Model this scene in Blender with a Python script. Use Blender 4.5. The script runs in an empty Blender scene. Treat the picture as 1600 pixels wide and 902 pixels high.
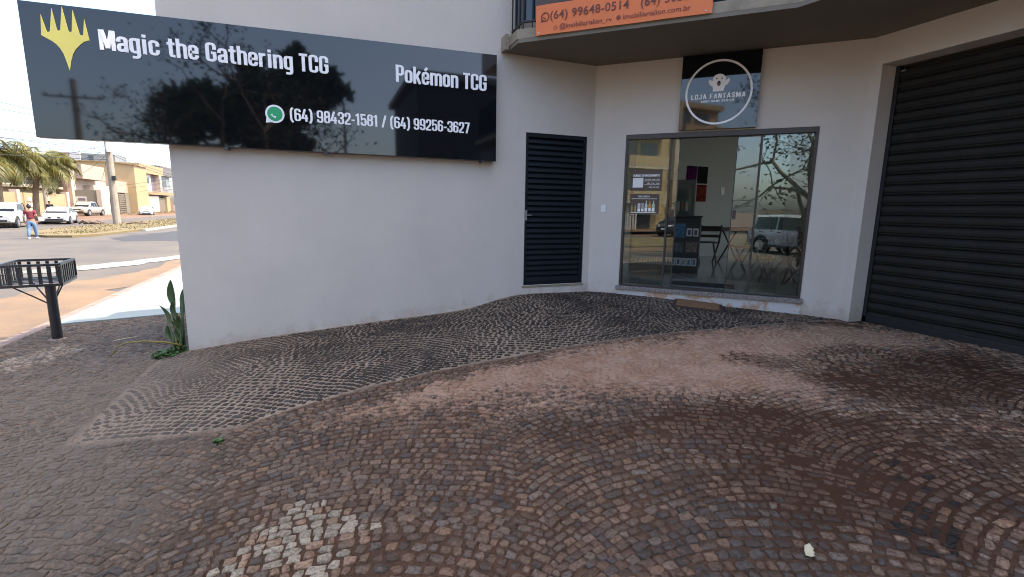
import bpy, bmesh, math, random
import numpy as np
from mathutils import Vector, Matrix

random.seed(7)
rng = np.random.default_rng(7)
SC = bpy.context.scene
COL = SC.collection
RAD = math.radians

# ------------------------------------------------------------------ camera
PITCH, ROLL, HEAD = RAD(9.464), RAD(0.8689), RAD(21.259)
CAM = Vector((-3.639, -6.214, 1.0747))
def camera():
    cp, sp = math.cos(PITCH), math.sin(PITCH)
    f = Vector((0, cp, -sp)); u = Vector((0, sp, cp)); r = Vector((1, 0, 0))
    c, s = math.cos(ROLL), math.sin(ROLL)
    r, u = c * r + s * u, -s * r + c * u
    M = Matrix.Rotation(-HEAD, 3, 'Z')
    r, u, f = M @ r, M @ u, M @ f
    cd = bpy.data.cameras.new('camera'); cd.sensor_width = 36.0
    cd.lens = 747.426 / 1600.0 * 36.0
    cd.clip_start = 0.05; cd.clip_end = 3000
    co = bpy.data.objects.new('camera', cd); COL.objects.link(co)
    m = Matrix((r, u, -f)).transposed().to_4x4(); m.translation = CAM
    co.matrix_world = m
    SC.camera = co
camera()

# ------------------------------------------------------------------ world, sun, exposure
SUN_EL, SUN_AZ = 60.0, 102.0            # azimuth clockwise from +Y
w = bpy.data.worlds.new('World'); SC.world = w; w.use_nodes = True
nt = w.node_tree
sky = nt.nodes.new('ShaderNodeTexSky'); sky.sky_type = 'NISHITA'; sky.sun_disc = False
sky.sun_elevation = RAD(SUN_EL); sky.sun_rotation = RAD(SUN_AZ)
sky.air_density = 0.9; sky.dust_density = 3.2; sky.ozone_density = 0.8
bg = nt.nodes['Background']; bg.inputs['Strength'].default_value = 0.15
nt.links.new(sky.outputs[0], bg.inputs['Color'])
sd = bpy.data.lights.new('sun', 'SUN'); sd.energy = 2.0; sd.angle = RAD(0.6); sd.color = (1.0, 0.88, 0.72)
so = bpy.data.objects.new('sun', sd); COL.objects.link(so)
sdir = Vector((math.sin(RAD(SUN_AZ)) * math.cos(RAD(SUN_EL)), math.cos(RAD(SUN_AZ)) * math.cos(RAD(SUN_EL)), math.sin(RAD(SUN_EL))))
so.rotation_euler = sdir.to_track_quat('Z', 'Y').to_euler()
SC.view_settings.view_transform = 'Standard'; SC.view_settings.look = 'None'
SC.view_settings.exposure = 2.15; SC.view_settings.gamma = 1.0
SC.view_settings.use_curve_mapping = False
SC.render.engine = 'CYCLES'
SC.cycles.max_bounces = 10; SC.cycles.diffuse_bounces = 5; SC.cycles.glossy_bounces = 4
SC.cycles.transparent_max_bounces = 12; SC.cycles.filter_width = 1.05

# ------------------------------------------------------------------ helpers
def tag(o, label=None, cat=None, group=None, kind=None):
    if label: o['label'] = label
    if cat: o['category'] = cat
    if group: o['group'] = group
    if kind: o['kind'] = kind
    return o
def empty(name, loc, label=None, cat=None, group=None, rz=0.0):
    o = bpy.data.objects.new(name, None); COL.objects.link(o)
    o.location = loc; o.rotation_euler = (0, 0, rz); o.empty_display_size = 0.2
    return tag(o, label, cat, group)
def link(name, me, parent=None):
    o = bpy.data.objects.new(name, me); COL.objects.link(o)
    if parent is not None: o.parent = parent
    return o
def copy_tree(o, parent=None):
    c = o.copy(); COL.objects.link(c)
    if parent is not None: c.parent = parent
    for ch in list(o.children): copy_tree(ch, c)
    return c

class MB:
    def __init__(s): s.v = []; s.f = []; s.m = []; s.cur = 0
    def add(s, vs, fs):
        b = len(s.v); s.v += [tuple(p) for p in vs]
        s.f += [tuple(b + i for i in f) for f in fs]; s.m += [s.cur] * len(fs)
        return s
    def box(s, x0, x1, y0, y1, z0, z1, fr=None):
        P = [(x, y, z) for z in (z0, z1) for (x, y) in ((x0, y0), (x1, y0), (x1, y1), (x0, y1))]
        if fr: P = [fr(*p) for p in P]
        return s.add(P, [(3, 2, 1, 0), (4, 5, 6, 7), (0, 1, 5, 4), (1, 2, 6, 5), (2, 3, 7, 6), (3, 0, 4, 7)])
    def prism(s, poly, a, b, fr):
        """poly of (s,z) in a frame, extruded from out=a to out=b"""
        n = len(poly)
        P = [fr(p[0], a, p[1]) for p in poly] + [fr(p[0], b, p[1]) for p in poly]
        return s.add(P, [tuple(range(n)), tuple(range(2 * n - 1, n - 1, -1))] + [(i, (i + 1) % n, n + (i + 1) % n, n + i) for i in range(n)])
    def slab(s, poly, z0, z1):
        n = len(poly)
        P = [(p[0], p[1], z0) for p in poly] + [(p[0], p[1], z1) for p in poly]
        return s.add(P, [tuple(range(n - 1, -1, -1)), tuple(range(n, 2 * n))] + [(i, (i + 1) % n, n + (i + 1) % n, n + i) for i in range(n)])
    def tube(s, pts, rads, n=8, cap=True):
        pts = [Vector(p) for p in pts]
        if not hasattr(rads, '__len__'): rads = [rads] * len(pts)
        up = Vector((0, 0, 1)); b = len(s.v); vs = []; prev = None
        for i, p in enumerate(pts):
            t = (pts[min(i + 1, len(pts) - 1)] - pts[max(i - 1, 0)])
            t = t.normalized() if t.length > 1e-9 else Vector((0, 0, 1))
            a = prev if prev is not None else (up if abs(t.z) < .9 else Vector((1, 0, 0)))
            a = (a - t * a.dot(t)); a = a.normalized() if a.length > 1e-6 else t.orthogonal().normalized()
            prev = a; c = t.cross(a)
            for k in range(n):
                q = 2 * math.pi * k / n
                vs.append(p + (a * math.cos(q) + c * math.sin(q)) * rads[i])
        fs = []
        for i in range(len(pts) - 1):
            for k in range(n):
                fs.append((i * n + k, i * n + (k + 1) % n, (i + 1) * n + (k + 1) % n, (i + 1) * n + k))
        if cap:
            fs.append(tuple(range(n - 1, -1, -1))); fs.append(tuple(range((len(pts) - 1) * n, len(pts) * n)))
        return s.add(vs, fs)
    def ball(s, c, r, n=8, m=5, sc=(1, 1, 1)):
        vs = []; fs = []
        for i in range(m + 1):
            th = math.pi * i / m
            for k in range(n):
                q = 2 * math.pi * k / n
                vs.append((c[0] + r * sc[0] * math.sin(th) * math.cos(q), c[1] + r * sc[1] * math.sin(th) * math.sin(q), c[2] + r * sc[2] * math.cos(th)))
        for i in range(m):
            for k in range(n):
                fs.append((i * n + k, (i + 1) * n + k, (i + 1) * n + (k + 1) % n, i * n + (k + 1) % n))
        return s.add(vs, fs)
    def quad(s, a, b, c, d): return s.add([a, b, c, d], [(0, 1, 2, 3)])
    def mesh(s, name, mats, smooth=False, recalc=True):
        me = bpy.data.meshes.new(name); me.from_pydata(s.v, [], s.f)
        if not isinstance(mats, (list, tuple)): mats = [mats]
        for m in mats: me.materials.append(m)
        if len(mats) > 1: me.polygons.foreach_set('material_index', s.m)
        if recalc:
            bm = bmesh.new(); bm.from_mesh(me); bmesh.ops.recalc_face_normals(bm, faces=bm.faces[:]); bm.to_mesh(me); bm.free()
        if smooth: me.polygons.foreach_set('use_smooth', [True] * len(me.polygons))
        me.update(); return me
    def build(s, name, mats, parent=None, smooth=False, bevel=0.0, recalc=True):
        me = s.mesh(name, mats, smooth, recalc)
        o = link(name, me, parent)
        if bevel > 0:
            bv = o.modifiers.new('bevel', 'BEVEL'); bv.width = bevel; bv.segments = 2; bv.limit_method = 'ANGLE'
        return o

def wall_grid(fr, s0, s1, z0, z1, th, holes, name, mat, parent):
    """one wall (front at out=0, back at out=-th) with real rectangular openings"""
    ss = sorted({s0, s1, *[h[0] for h in holes], *[h[1] for h in holes]})
    zs = sorted({z0, z1, *[h[2] for h in holes], *[h[3] for h in holes]})
    ss = [a for a in ss if s0 <= a <= s1]; zs = [a for a in zs if z0 <= a <= z1]
    def solid(i, j):
        if i < 0 or j < 0 or i >= len(ss) - 1 or j >= len(zs) - 1: return False
        a, b = (ss[i] + ss[i + 1]) / 2, (zs[j] + zs[j + 1]) / 2
        return not any(h[0] < a < h[1] and h[2] < b < h[3] for h in holes)
    mb = MB(); idx = {}
    def V(i, j, k):
        if (i, j, k) not in idx:
            idx[(i, j, k)] = len(mb.v); mb.v.append(tuple(fr(ss[i], -th * k, zs[j])))
        return idx[(i, j, k)]
    for i in range(len(ss) - 1):
        for j in range(len(zs) - 1):
            if not solid(i, j): continue
            F = [(V(i, j, 0), V(i + 1, j, 0), V(i + 1, j + 1, 0), V(i, j + 1, 0)), (V(i, j, 1), V(i, j + 1, 1), V(i + 1, j + 1, 1), V(i + 1, j, 1))]
            if not solid(i - 1, j): F.append((V(i, j, 0), V(i, j + 1, 0), V(i, j + 1, 1), V(i, j, 1)))
            if not solid(i + 1, j): F.append((V(i + 1, j, 0), V(i + 1, j, 1), V(i + 1, j + 1, 1), V(i + 1, j + 1, 0)))
            if not solid(i, j - 1): F.append((V(i, j, 0), V(i, j, 1), V(i + 1, j, 1), V(i + 1, j, 0)))
            if not solid(i, j + 1): F.append((V(i, j + 1, 0), V(i + 1, j + 1, 0), V(i + 1, j + 1, 1), V(i, j + 1, 1)))
            mb.f += F; mb.m += [0] * len(F)
    return mb.build(name, mat, parent)

# frames: (along, out, z) -> world
TH = RAD(44.07); CT, ST = math.cos(TH), math.sin(TH)
X3, Y3 = 3.22 * CT, -3.22 * ST
F0 = lambda x, y, z: (x, y, z)
F1 = lambda s, o, z: (s, -o, z)                                  # long white wall
F2 = lambda s, o, z: (s * CT - o * ST, -s * ST - o * CT, z)       # shop front, 44 degrees on
F3 = lambda t, o, z: (X3 - o, Y3 - t, z)                          # garage wall

# ------------------------------------------------------------------ materials
def mat(name, col, rough=0.6, var=0.0, scale=8.0, bump=0.0, bscale=60.0, spec=0.5, metal=0.0, ior=None, col2=None, coat=0.0, detail=4.0, thr=None):
    m = bpy.data.materials.new(name); m.use_nodes = True; t = m.node_tree; N = t.nodes; L = t.links
    p = N['Principled BSDF']
    p.inputs['Base Color'].default_value = (*col, 1); p.inputs['Roughness'].default_value = rough
    p.inputs['Metallic'].default_value = metal; p.inputs['Specular IOR Level'].default_value = spec
    if ior: p.inputs['IOR'].default_value = ior
    if coat: p.inputs['Coat Weight'].default_value = coat; p.inputs['Coat Roughness'].default_value = 0.04
    tc = N.new('ShaderNodeTexCoord')
    if var > 0 or col2:
        nz = N.new('ShaderNodeTexNoise'); nz.inputs['Scale'].default_value = scale; nz.inputs['Detail'].default_value = detail; nz.inputs['Roughness'].default_value = 0.6
        L.new(tc.outputs['Object'], nz.inputs['Vector'])
        mr = N.new('ShaderNodeMapRange'); a, b = thr or (0.3, 0.7)
        mr.inputs['From Min'].default_value = a; mr.inputs['From Max'].default_value = b
        L.new(nz.outputs['Fac'], mr.inputs['Value'])
        mx = N.new('ShaderNodeMix'); mx.data_type = 'RGBA'
        c2 = col2 or tuple(c * (1 - var) for c in col)
        mx.inputs['A'].default_value = (*col, 1); mx.inputs['B'].default_value = (*c2, 1)
        L.new(mr.outputs[0], mx.inputs['Factor']); L.new(mx.outputs['Result'], p.inputs['Base Color'])
    if bump > 0:
        nb = N.new('ShaderNodeTexNoise'); nb.inputs['Scale'].default_value = bscale; nb.inputs['Detail'].default_value = 3
        L.new(tc.outputs['Object'], nb.inputs['Vector'])
        bp = N.new('ShaderNodeBump'); bp.inputs['Strength'].default_value = bump; bp.inputs['Distance'].default_value = 0.01
        L.new(nb.outputs['Fac'], bp.inputs['Height']); L.new(bp.outputs[0], p.inputs['Normal'])
    return m

def stucco(name, col):
    m = mat(name, col, 0.75, 0.10, 1.1, 0.16, 90, detail=9)
    t = m.node_tree; N = t.nodes; L = t.links; p = N['Principled BSDF']
    src = p.inputs['Base Color'].links[0].from_socket
    tc = N.new('ShaderNodeTexCoord'); mp = N.new('ShaderNodeMapping'); mp.inputs['Scale'].default_value = (9, 9, 0.8)
    L.new(tc.outputs['Object'], mp.inputs['Vector'])
    n = N.new('ShaderNodeTexNoise'); n.inputs['Scale'].default_value = 1.0; n.inputs['Detail'].default_value = 6; n.inputs['Roughness'].default_value = 0.7
    L.new(mp.outputs[0], n.inputs['Vector'])
    r = N.new('ShaderNodeMapRange'); r.inputs['From Min'].default_value = 0.52; r.inputs['From Max'].default_value = 0.85; r.inputs['To Max'].default_value = 0.12
    L.new(n.outputs['Fac'], r.inputs['Value'])
    mx = N.new('ShaderNodeMix'); mx.data_type = 'RGBA'; mx.inputs['B'].default_value = (0.42, 0.36, 0.31, 1)
    L.new(src, mx.inputs['A']); L.new(r.outputs[0], mx.inputs['Factor'])
    # red soil splashed along the foot of the wall, patchy
    sx = N.new('ShaderNodeSeparateXYZ'); L.new(tc.outputs['Object'], sx.inputs[0])
    cl = N.new('ShaderNodeClamp'); cl.inputs['Min'].default_value = -6.0; cl.inputs['Max'].default_value = 0.0; L.new(sx.outputs['X'], cl.inputs['Value'])
    h = N.new('ShaderNodeMath'); h.operation = 'MULTIPLY_ADD'; h.inputs[1].default_value = -0.086; h.inputs[2].default_value = 0.15; L.new(cl.outputs[0], h.inputs[0])
    h2 = N.new('ShaderNodeMath'); h2.operation = 'ADD'; L.new(h.outputs[0], h2.inputs[0]); L.new(sx.outputs['Z'], h2.inputs[1])
    n2 = N.new('ShaderNodeTexNoise'); n2.inputs['Scale'].default_value = 5.0; n2.inputs['Detail'].default_value = 9; n2.inputs['Roughness'].default_value = 0.72
    L.new(tc.outputs['Object'], n2.inputs['Vector'])
    h3 = N.new('ShaderNodeMath'); h3.operation = 'MULTIPLY_ADD'; h3.inputs[1].default_value = -0.9; L.new(n2.outputs['Fac'], h3.inputs[0]); L.new(h2.outputs[0], h3.inputs[2])
    r2 = N.new('ShaderNodeMapRange'); r2.interpolation_type = 'SMOOTHSTEP'; r2.inputs['From Min'].default_value = -0.52; r2.inputs['From Max'].default_value = -0.28; r2.inputs['To Min'].default_value = 0.42; r2.inputs['To Max'].default_value = 0.0
    L.new(h3.outputs[0], r2.inputs['Value'])
    m2 = N.new('ShaderNodeMix'); m2.data_type = 'RGBA'; m2.inputs['B'].default_value = (0.34, 0.23, 0.16, 1)
    L.new(mx.outputs['Result'], m2.inputs['A']); L.new(r2.outputs[0], m2.inputs['Factor']); L.new(m2.outputs['Result'], p.inputs['Base Color'])
    return m

def glass(name, tint, ior=1.9, rough=0.0):
    m = bpy.data.materials.new(name); m.use_nodes = True; t = m.node_tree; N = t.nodes; L = t.links
    N.remove(N['Principled BSDF'])
    tr = N.new('ShaderNodeBsdfTransparent'); tr.inputs[0].default_value = (*tint, 1)
    gl = N.new('ShaderNodeBsdfGlossy'); gl.inputs['Roughness'].default_value = rough
    fr = N.new('ShaderNodeFresnel'); fr.inputs['IOR'].default_value = ior
    mx = N.new('ShaderNodeMixShader'); L.new(fr.outputs[0], mx.inputs[0]); L.new(tr.outputs[0], mx.inputs[1]); L.new(gl.outputs[0], mx.inputs[2])
    L.new(mx.outputs[0], N['Material Output'].inputs['Surface'])
    return m

M = {}
M['wall'] = stucco('white_stucco', (0.61, 0.555, 0.485))
M['inwall'] = mat('interior_paint', (0.50, 0.54, 0.50), 0.7, 0.04, 3)
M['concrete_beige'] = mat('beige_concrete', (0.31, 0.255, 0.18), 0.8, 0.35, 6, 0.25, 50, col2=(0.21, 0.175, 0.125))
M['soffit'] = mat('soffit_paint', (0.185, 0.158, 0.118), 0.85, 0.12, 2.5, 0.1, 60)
M['black_metal'] = mat('black_painted_steel', (0.013, 0.014, 0.017), 0.42, 0.25, 5, 0.05, 90)
M['door_metal'] = mat('blue_black_steel', (0.007, 0.010, 0.015), 0.45, 0.2, 4, spec=0.3)
M['shutter'] = mat('charcoal_shutter_steel', (0.030, 0.0285, 0.025), 0.7, 0.3, 2.2, 0.10, 25, col2=(0.020, 0.019, 0.017), spec=0.10)
M['frame'] = mat('bronze_aluminium', (0.045, 0.036, 0.030), 0.4, 0.2, 6)
M['sign_black'] = mat('gloss_black_acrylic', (0.004, 0.005, 0.007), 0.035, spec=0.5, ior=1.62, bump=0.02, bscale=1.3)
M['sign_side'] = mat('sign_side_metal', (0.05, 0.05, 0.055), 0.35)
M['white_letter'] = mat('white_acrylic', (0.90, 0.90, 0.89), 0.35)
M['gold'] = mat('gold_vinyl', (0.70, 0.62, 0.13), 0.3, 0.08, 4)
M['green_icon'] = mat('green_vinyl', (0.02, 0.36, 0.14), 0.35)
M['orange'] = mat('orange_banner', (0.72, 0.17, 0.038), 0.5, 0.06, 3)
M['banner_print'] = mat('brown_banner_print', (0.10, 0.045, 0.03), 0.5, 0.5, 6, col2=(0.05, 0.03, 0.028))
M['brown_ink'] = mat('brown_ink', (0.14, 0.03, 0.012), 0.5)
M['granite'] = mat('speckled_granite', (0.34, 0.29, 0.26), 0.35, 0.6, 90, thr=(0.42, 0.58), col2=(0.10, 0.09, 0.085))
M['plinth'] = mat('patched_plinth', (0.54, 0.52, 0.49), 0.8, 0.3, 3.2, 0.15, 60, thr=(0.50, 0.58), col2=(0.44, 0.28, 0.18))
M['glass'] = glass('storefront_glass', (0.82, 0.87, 0.85), 1.78)
M['dark_glass'] = mat('dark_glass', (0.02, 0.028, 0.032), 0.05, ior=1.6)
M['floor_tile'] = mat('grey_floor_tile', (0.33, 0.35, 0.34), 0.12, 0.15, 4)
M['wood_dark'] = mat('dark_stained_wood', (0.035, 0.020, 0.014), 0.5, 0.5, 14)
M['mat_brown'] = mat('coir_mat', (0.34, 0.175, 0.08), 0.95, 0.4, 40, 0.9, 300)
M['mat_edge'] = mat('mat_rubber_edge', (0.055, 0.036, 0.026), 0.85)
M['rubber'] = mat('black_rubber', (0.012, 0.012, 0.012), 0.8, 0.3, 30, 0.3, 200)
M['plastic_white'] = mat('white_plastic', (0.76, 0.75, 0.70), 0.4)
# far scene
M['asphalt'] = mat('worn_asphalt', (0.068, 0.061, 0.054), 0.9, 0.4, 0.45, 0.3, 30, col2=(0.122, 0.101, 0.077), detail=8)
M['sand'] = mat('orange_sandy_soil', (0.205, 0.128, 0.068), 0.95, 0.4, 0.9, 0.7, 12, col2=(0.115, 0.085, 0.058), detail=8)
M['soil'] = mat('red_soil', (0.18, 0.10, 0.052), 0.95, 0.4, 0.8, 0.4, 12)
M['kerb'] = mat('kerb_concrete', (0.27, 0.19, 0.145), 0.85, 0.3, 3, 0.2, 40)
M['walk'] = mat('pale_concrete', (0.29, 0.315, 0.28), 0.85, 0.16, 1.6, 0.15, 25, col2=(0.215, 0.245, 0.225), detail=8)
M['dry_grass'] = mat('dry_grass_ground', (0.17, 0.122, 0.055), 0.95, 0.5, 1.2, 0.6, 10, col2=(0.13, 0.105, 0.045), detail=8)
M['wire'] = mat('black_cable', (0.03, 0.03, 0.03), 0.6)
M['pole'] = mat('pole_concrete', (0.31, 0.265, 0.205), 0.85, 0.25, 3, 0.2, 20)
M['red_dirt'] = mat('red_stained_concrete', (0.42, 0.20, 0.11), 0.9, 0.3, 6)
def flat(n, c, r=0.7, v=0.08, s=0.8): 
    M[n] = mat(n + '_paint', tuple(k*.63 for k in c), r, v, s); return M[n]
flat('ochre', (0.55, 0.40, 0.21)); flat('ochre_dark', (0.44, 0.32, 0.17)); flat('pink', (0.60, 0.45, 0.35)); flat('palepink', (0.68, 0.55, 0.44))
flat('greywall', (0.28, 0.25, 0.19)); flat('cream', (0.70, 0.60, 0.44)); flat('whitepaint', (0.78, 0.77, 0.73)); flat('brownwall', (0.27, 0.17, 0.11))
flat('greyblue', (0.30, 0.33, 0.34)); flat('curtain', (0.23, 0.19, 0.22)); flat('gate', (0.26, 0.21, 0.15)); flat('tan', (0.60, 0.44, 0.23)); flat('darkwall', (0.05, 0.05, 0.055))
flat('roofgrey', (0.22, 0.21, 0.20))
M['window'] = mat('house_window_glass', (0.05, 0.06, 0.07), 0.08)
M['carwhite'] = mat('white_car_paint', (0.42, 0.44, 0.44), 0.25, coat=0.6)
M['carsilver'] = mat('beige_silver_car_paint', (0.36, 0.32, 0.27), 0.3, metal=0.3, coat=0.5)
M['carblue'] = mat('pale_blue_car_paint', (0.38, 0.42, 0.47), 0.28, coat=0.6)
M['cardark'] = mat('dark_car_paint', (0.025, 0.028, 0.033), 0.25, coat=0.6)
M['carglass'] = mat('car_window_glass', (0.012, 0.015, 0.02), 0.10, spec=0.12)
M['tyre'] = mat('tyre_rubber', (0.018, 0.018, 0.018), 0.8)
M['rim'] = mat('alloy_rim', (0.45, 0.45, 0.46), 0.35, metal=0.8)
M['lamp'] = mat('headlight_lens', (0.6, 0.62, 0.65), 0.1)
M['redlamp'] = mat('tail_light_lens', (0.35, 0.02, 0.02), 0.2)
M['trim'] = mat('black_plastic_trim', (0.02, 0.02, 0.02), 0.6)
M['skin'] = mat('skin', (0.34, 0.18, 0.11), 0.6)
M['hair'] = mat('dark_hair', (0.02, 0.014, 0.01), 0.6)
M['maroon'] = mat('maroon_cotton', (0.20, 0.03, 0.045), 0.9, 0.2, 20)
M['denim'] = mat('blue_denim', (0.13, 0.22, 0.36), 0.9, 0.25, 25)
M['shoe'] = mat('white_trainers', (0.7, 0.7, 0.68), 0.6)
M['navy'] = mat('dark_navy_cotton', (0.03, 0.035, 0.05), 0.9)
M['white_cloth'] = mat('white_cotton', (0.7, 0.7, 0.7), 0.9)
M['bark'] = mat('grey_bark', (0.17, 0.12, 0.085), 0.9, 0.4, 6, 0.6, 20)
M['palm_bark'] = mat('palm_trunk', (0.30, 0.21, 0.14), 0.9, 0.4, 3, 0.5, 12)
def leafm(n, c, c2):
    m = mat(n, c, 0.55, 0.4, 2.5, col2=c2)
    p = m.node_tree.nodes['Principled BSDF']
    return m
M['frond'] = leafm('palm_frond', (0.070, 0.085, 0.016), (0.17, 0.135, 0.024))
M['leaf'] = leafm('tree_leaf', (0.05, 0.085, 0.022), (0.09, 0.11, 0.03))
M['strelitzia'] = leafm('broad_green_leaf', (0.045, 0.085, 0.028), (0.085, 0.115, 0.04))
M['stalk'] = leafm('yellowed_stalk', (0.24, 0.19, 0.04), (0.30, 0.20, 0.06))
M['weed'] = leafm('weed_leaf', (0.045, 0.10, 0.018), (0.07, 0.14, 0.03))
M['dry'] = leafm('dry_pale_leaf', (0.62, 0.56, 0.36), (0.5, 0.45, 0.28))
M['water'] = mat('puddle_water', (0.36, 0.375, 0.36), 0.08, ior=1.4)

# ------------------------------------------------------------------ ground surface
_P = [(-5.15,0,-.57),(-4.47,0,-.49),(-3.76,0,-.43),(-2.99,0,-.37),(-1.79,0,-.27),(-1.4,0,-.17),(-1.15,0,-.13),(-.6,0,-.125),(0,0,-.13)]
_P += [(s*CT,-s*ST,z) for s,z in ((.48,-.125),(1.22,-.145),(1.88,-.18),(2.79,-.205),(3.22,-.23))]
_P += [(2.5,-2.4,-.235),(2.5,-3.9,-.225),(2.5,-6,-.22),(2.5,-9,-.25)]
_P += [(-7.45,y,-.70) for y in (-9,-6,-3,0,3,6,9)]
_P += [(-5.15,y,-.58) for y in (2.5,5,9)]
_P += [(-5.3,-2.25,-.58),(-4.25,-2.5,-.49),(-2.67,-2.2,-.35),(-.73,-2.3,-.22),(.5,-2.4,-.205),(-5,-4,-.57),(-3.6,-4.5,-.46),(-2,-5,-.35),(-1,-5.5,-.29),(.5,-5,-.25),(-3.6,-9,-.48),(0,-9,-.35),(-1.5,-1,-.22),(-.3,-1,-.15),(-3,-1,-.38)]
_P = np.array(_P)
_tps = lambda r2: .5 * r2 * np.log(r2 + 1e-9)
_n = len(_P); _A = np.zeros((_n+3,_n+3)); _d = ((_P[:,None,:2]-_P[None,:,:2])**2).sum(2)
_A[:_n,:_n] = _tps(_d)+np.eye(_n)*.02; _A[:_n,_n] = 1; _A[:_n,_n+1:] = _P[:,:2]; _A[_n,:_n] = 1; _A[_n+1:,:_n] = _P[:,:2].T
_W = np.linalg.solve(_A, np.r_[_P[:,2],0,0,0])
def ground(x, y):
    x = np.asarray(x,float); y = np.asarray(y,float)
    out = np.full(x.shape, _W[_n]) + _W[_n+1]*x + _W[_n+2]*y
    for k in range(_n): out = out + _W[k]*_tps((x-_P[k,0])**2+(y-_P[k,1])**2)
    return out
gz = lambda x, y: float(ground(x, y))

def vnoise(x, y, scale, seed, octs=4):
    out = np.zeros_like(x); amp = 1; tot = 0
    for o in range(octs):
        r = np.random.default_rng(seed + o).random((64, 64))
        u = x*scale + 17.3*o; v = y*scale + 9.1*o
        i = np.floor(u).astype(int); j = np.floor(v).astype(int); a = u-i; b = v-j
        a = a*a*(3-2*a); b = b*b*(3-2*b)
        g = lambda p, q: r[p % 64, q % 64]
        out += amp*((g(i,j)*(1-a)+g(i+1,j)*a)*(1-b)+(g(i,j+1)*(1-a)+g(i+1,j+1)*a)*b)
        tot += amp; amp *= .5; scale *= 2
    return out/tot
def sstep(a, b, x): 
    t = np.clip((x-a)/(b-a),0,1); return t*t*(3-2*t)

BORDER = [(-5.38,-2.25),(-5.07,-2.33),(-4.7,-2.45),(-4.25,-2.53),(-4.05,-2.42),(-3.79,-2.34),(-3.24,-2.23),(-2.67,-2.17),(-1.72,-2.18),(-.66,-2.22),(.6,-2.26),(1.5,-2.26)]
_bx = np.array([p[0] for p in BORDER]); _by = np.array([p[1] for p in BORDER])
def is_ramp(x, y):   # the dark strip along the white wall
    return (x > -5.38) & (y > np.interp(x, _bx, _by)) 
def border_dist(x, y):
    d = np.abs(y - np.interp(x, _bx, _by)); d = np.where(x < -5.38, 9, d); d = np.where(x > 1.5, 9, d)
    d2 = np.where((y > -2.25) & (y < 0.0), np.abs(x+5.38), 9)
    return np.minimum(d, d2)
def blob(x, y, cx, cy, rx, ry, rot=0.0):
    c, s = math.cos(RAD(rot)), math.sin(RAD(rot)); u = (x-cx)*c+(y-cy)*s; v = -(x-cx)*s+(y-cy)*c
    return np.exp(-((u/rx)**2+(v/ry)**2))
def dirt(x, y):
    """dust (pale pink), soil (dark red brown), grey film, pale stone"""
    ramp = is_ramp(x, y)
    wob = vnoise(x, y, 2.2, 40)-.5; wb2 = vnoise(x, y, 6, 90)-.5
    xx = x+wob*.5; yy = y+wb2*.3
    dust = .95*blob(xx,yy,-.75,-2.75,1.9,.42) + .85*blob(xx,yy,-.55,-3.45,.85,.42,-20) + .75*blob(xx,yy,.7,-2.75,.7,.35) + .5*blob(xx,yy,-2.7,-2.6,1.3,.22,8) + .7*blob(xx,yy,1.7,-2.8,.45,.5) + .35*blob(xx,yy,-2.3,-3.25,.8,.22) + .5*blob(xx,yy,-1.6,-3.9,.3,.2) + .4*blob(xx,yy,2.2,-3.3,.5,.5)
    dust = np.where(ramp, .02 + .45*blob(xx,yy,1.6,-2.0,.5,.3), dust)
    soil = .95*blob(xx,yy,-1.05,-4.0,.75,.30,-30)+.8*blob(xx,yy,-1.3,-4.75,.5,.6,25)+1.1*blob(xx,yy,.65,-4.0,.75,.5,-20)+.7*blob(xx,yy,-.3,-4.9,1.0,.6)+.9*blob(xx,yy,1.6,-3.9,.7,.5)+.6*blob(xx,yy,-.1,-3.15,.22,.4,30)+.5*blob(xx,yy,-2.2,-3.65,.8,.22,-20)+.35*blob(xx,yy,-2.4,-4.4,.9,.5)+.5*blob(xx,yy,1.0,-3.1,.5,.2,-30)
    soil = np.where(ramp, 0, soil)
    grey = .8*blob(xx,yy,-6.2,-.8,1.5,1.5)+.5*blob(xx,yy,-5.2,-.9,.6,1.2)+.55*blob(xx,yy,-5.4,-2.9,.9,.7)+.5*blob(xx,yy,-6.6,1.6,1.6,1.0)+.25*blob(xx,yy,-4.6,-3.4,.9,.6)
    warm = np.where(ramp, 0.1, .25+.75*sstep(-4.7,-2.4,xx)*(1-.55*blob(xx,yy,-1.9,-4.9,.55,.45))*(1-.6*blob(xx,yy,-2.1,-3.35,.6,.2)))
    return np.stack([np.clip(dust,0,1),np.clip(soil,0,1),np.clip(grey,0,1),warm], -1)
def pale_patch(x, y):
    """two squares of white limestone setts"""
    def sq(cx, cy, ax, ay, bx_, by_):
        det = ax*by_-ay*bx_; u = ((x-cx)*by_-(y-cy)*bx_)/det; v = (ax*(y-cy)-ay*(x-cx))/det
        return (u>0)&(u<1)&(v>0)&(v<1)
    return sq(-3.86,-3.60,.42,-.43,-.66,-.86) | sq(-6.75,1.25,.36,-.48,-.36,-.72)

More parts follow.
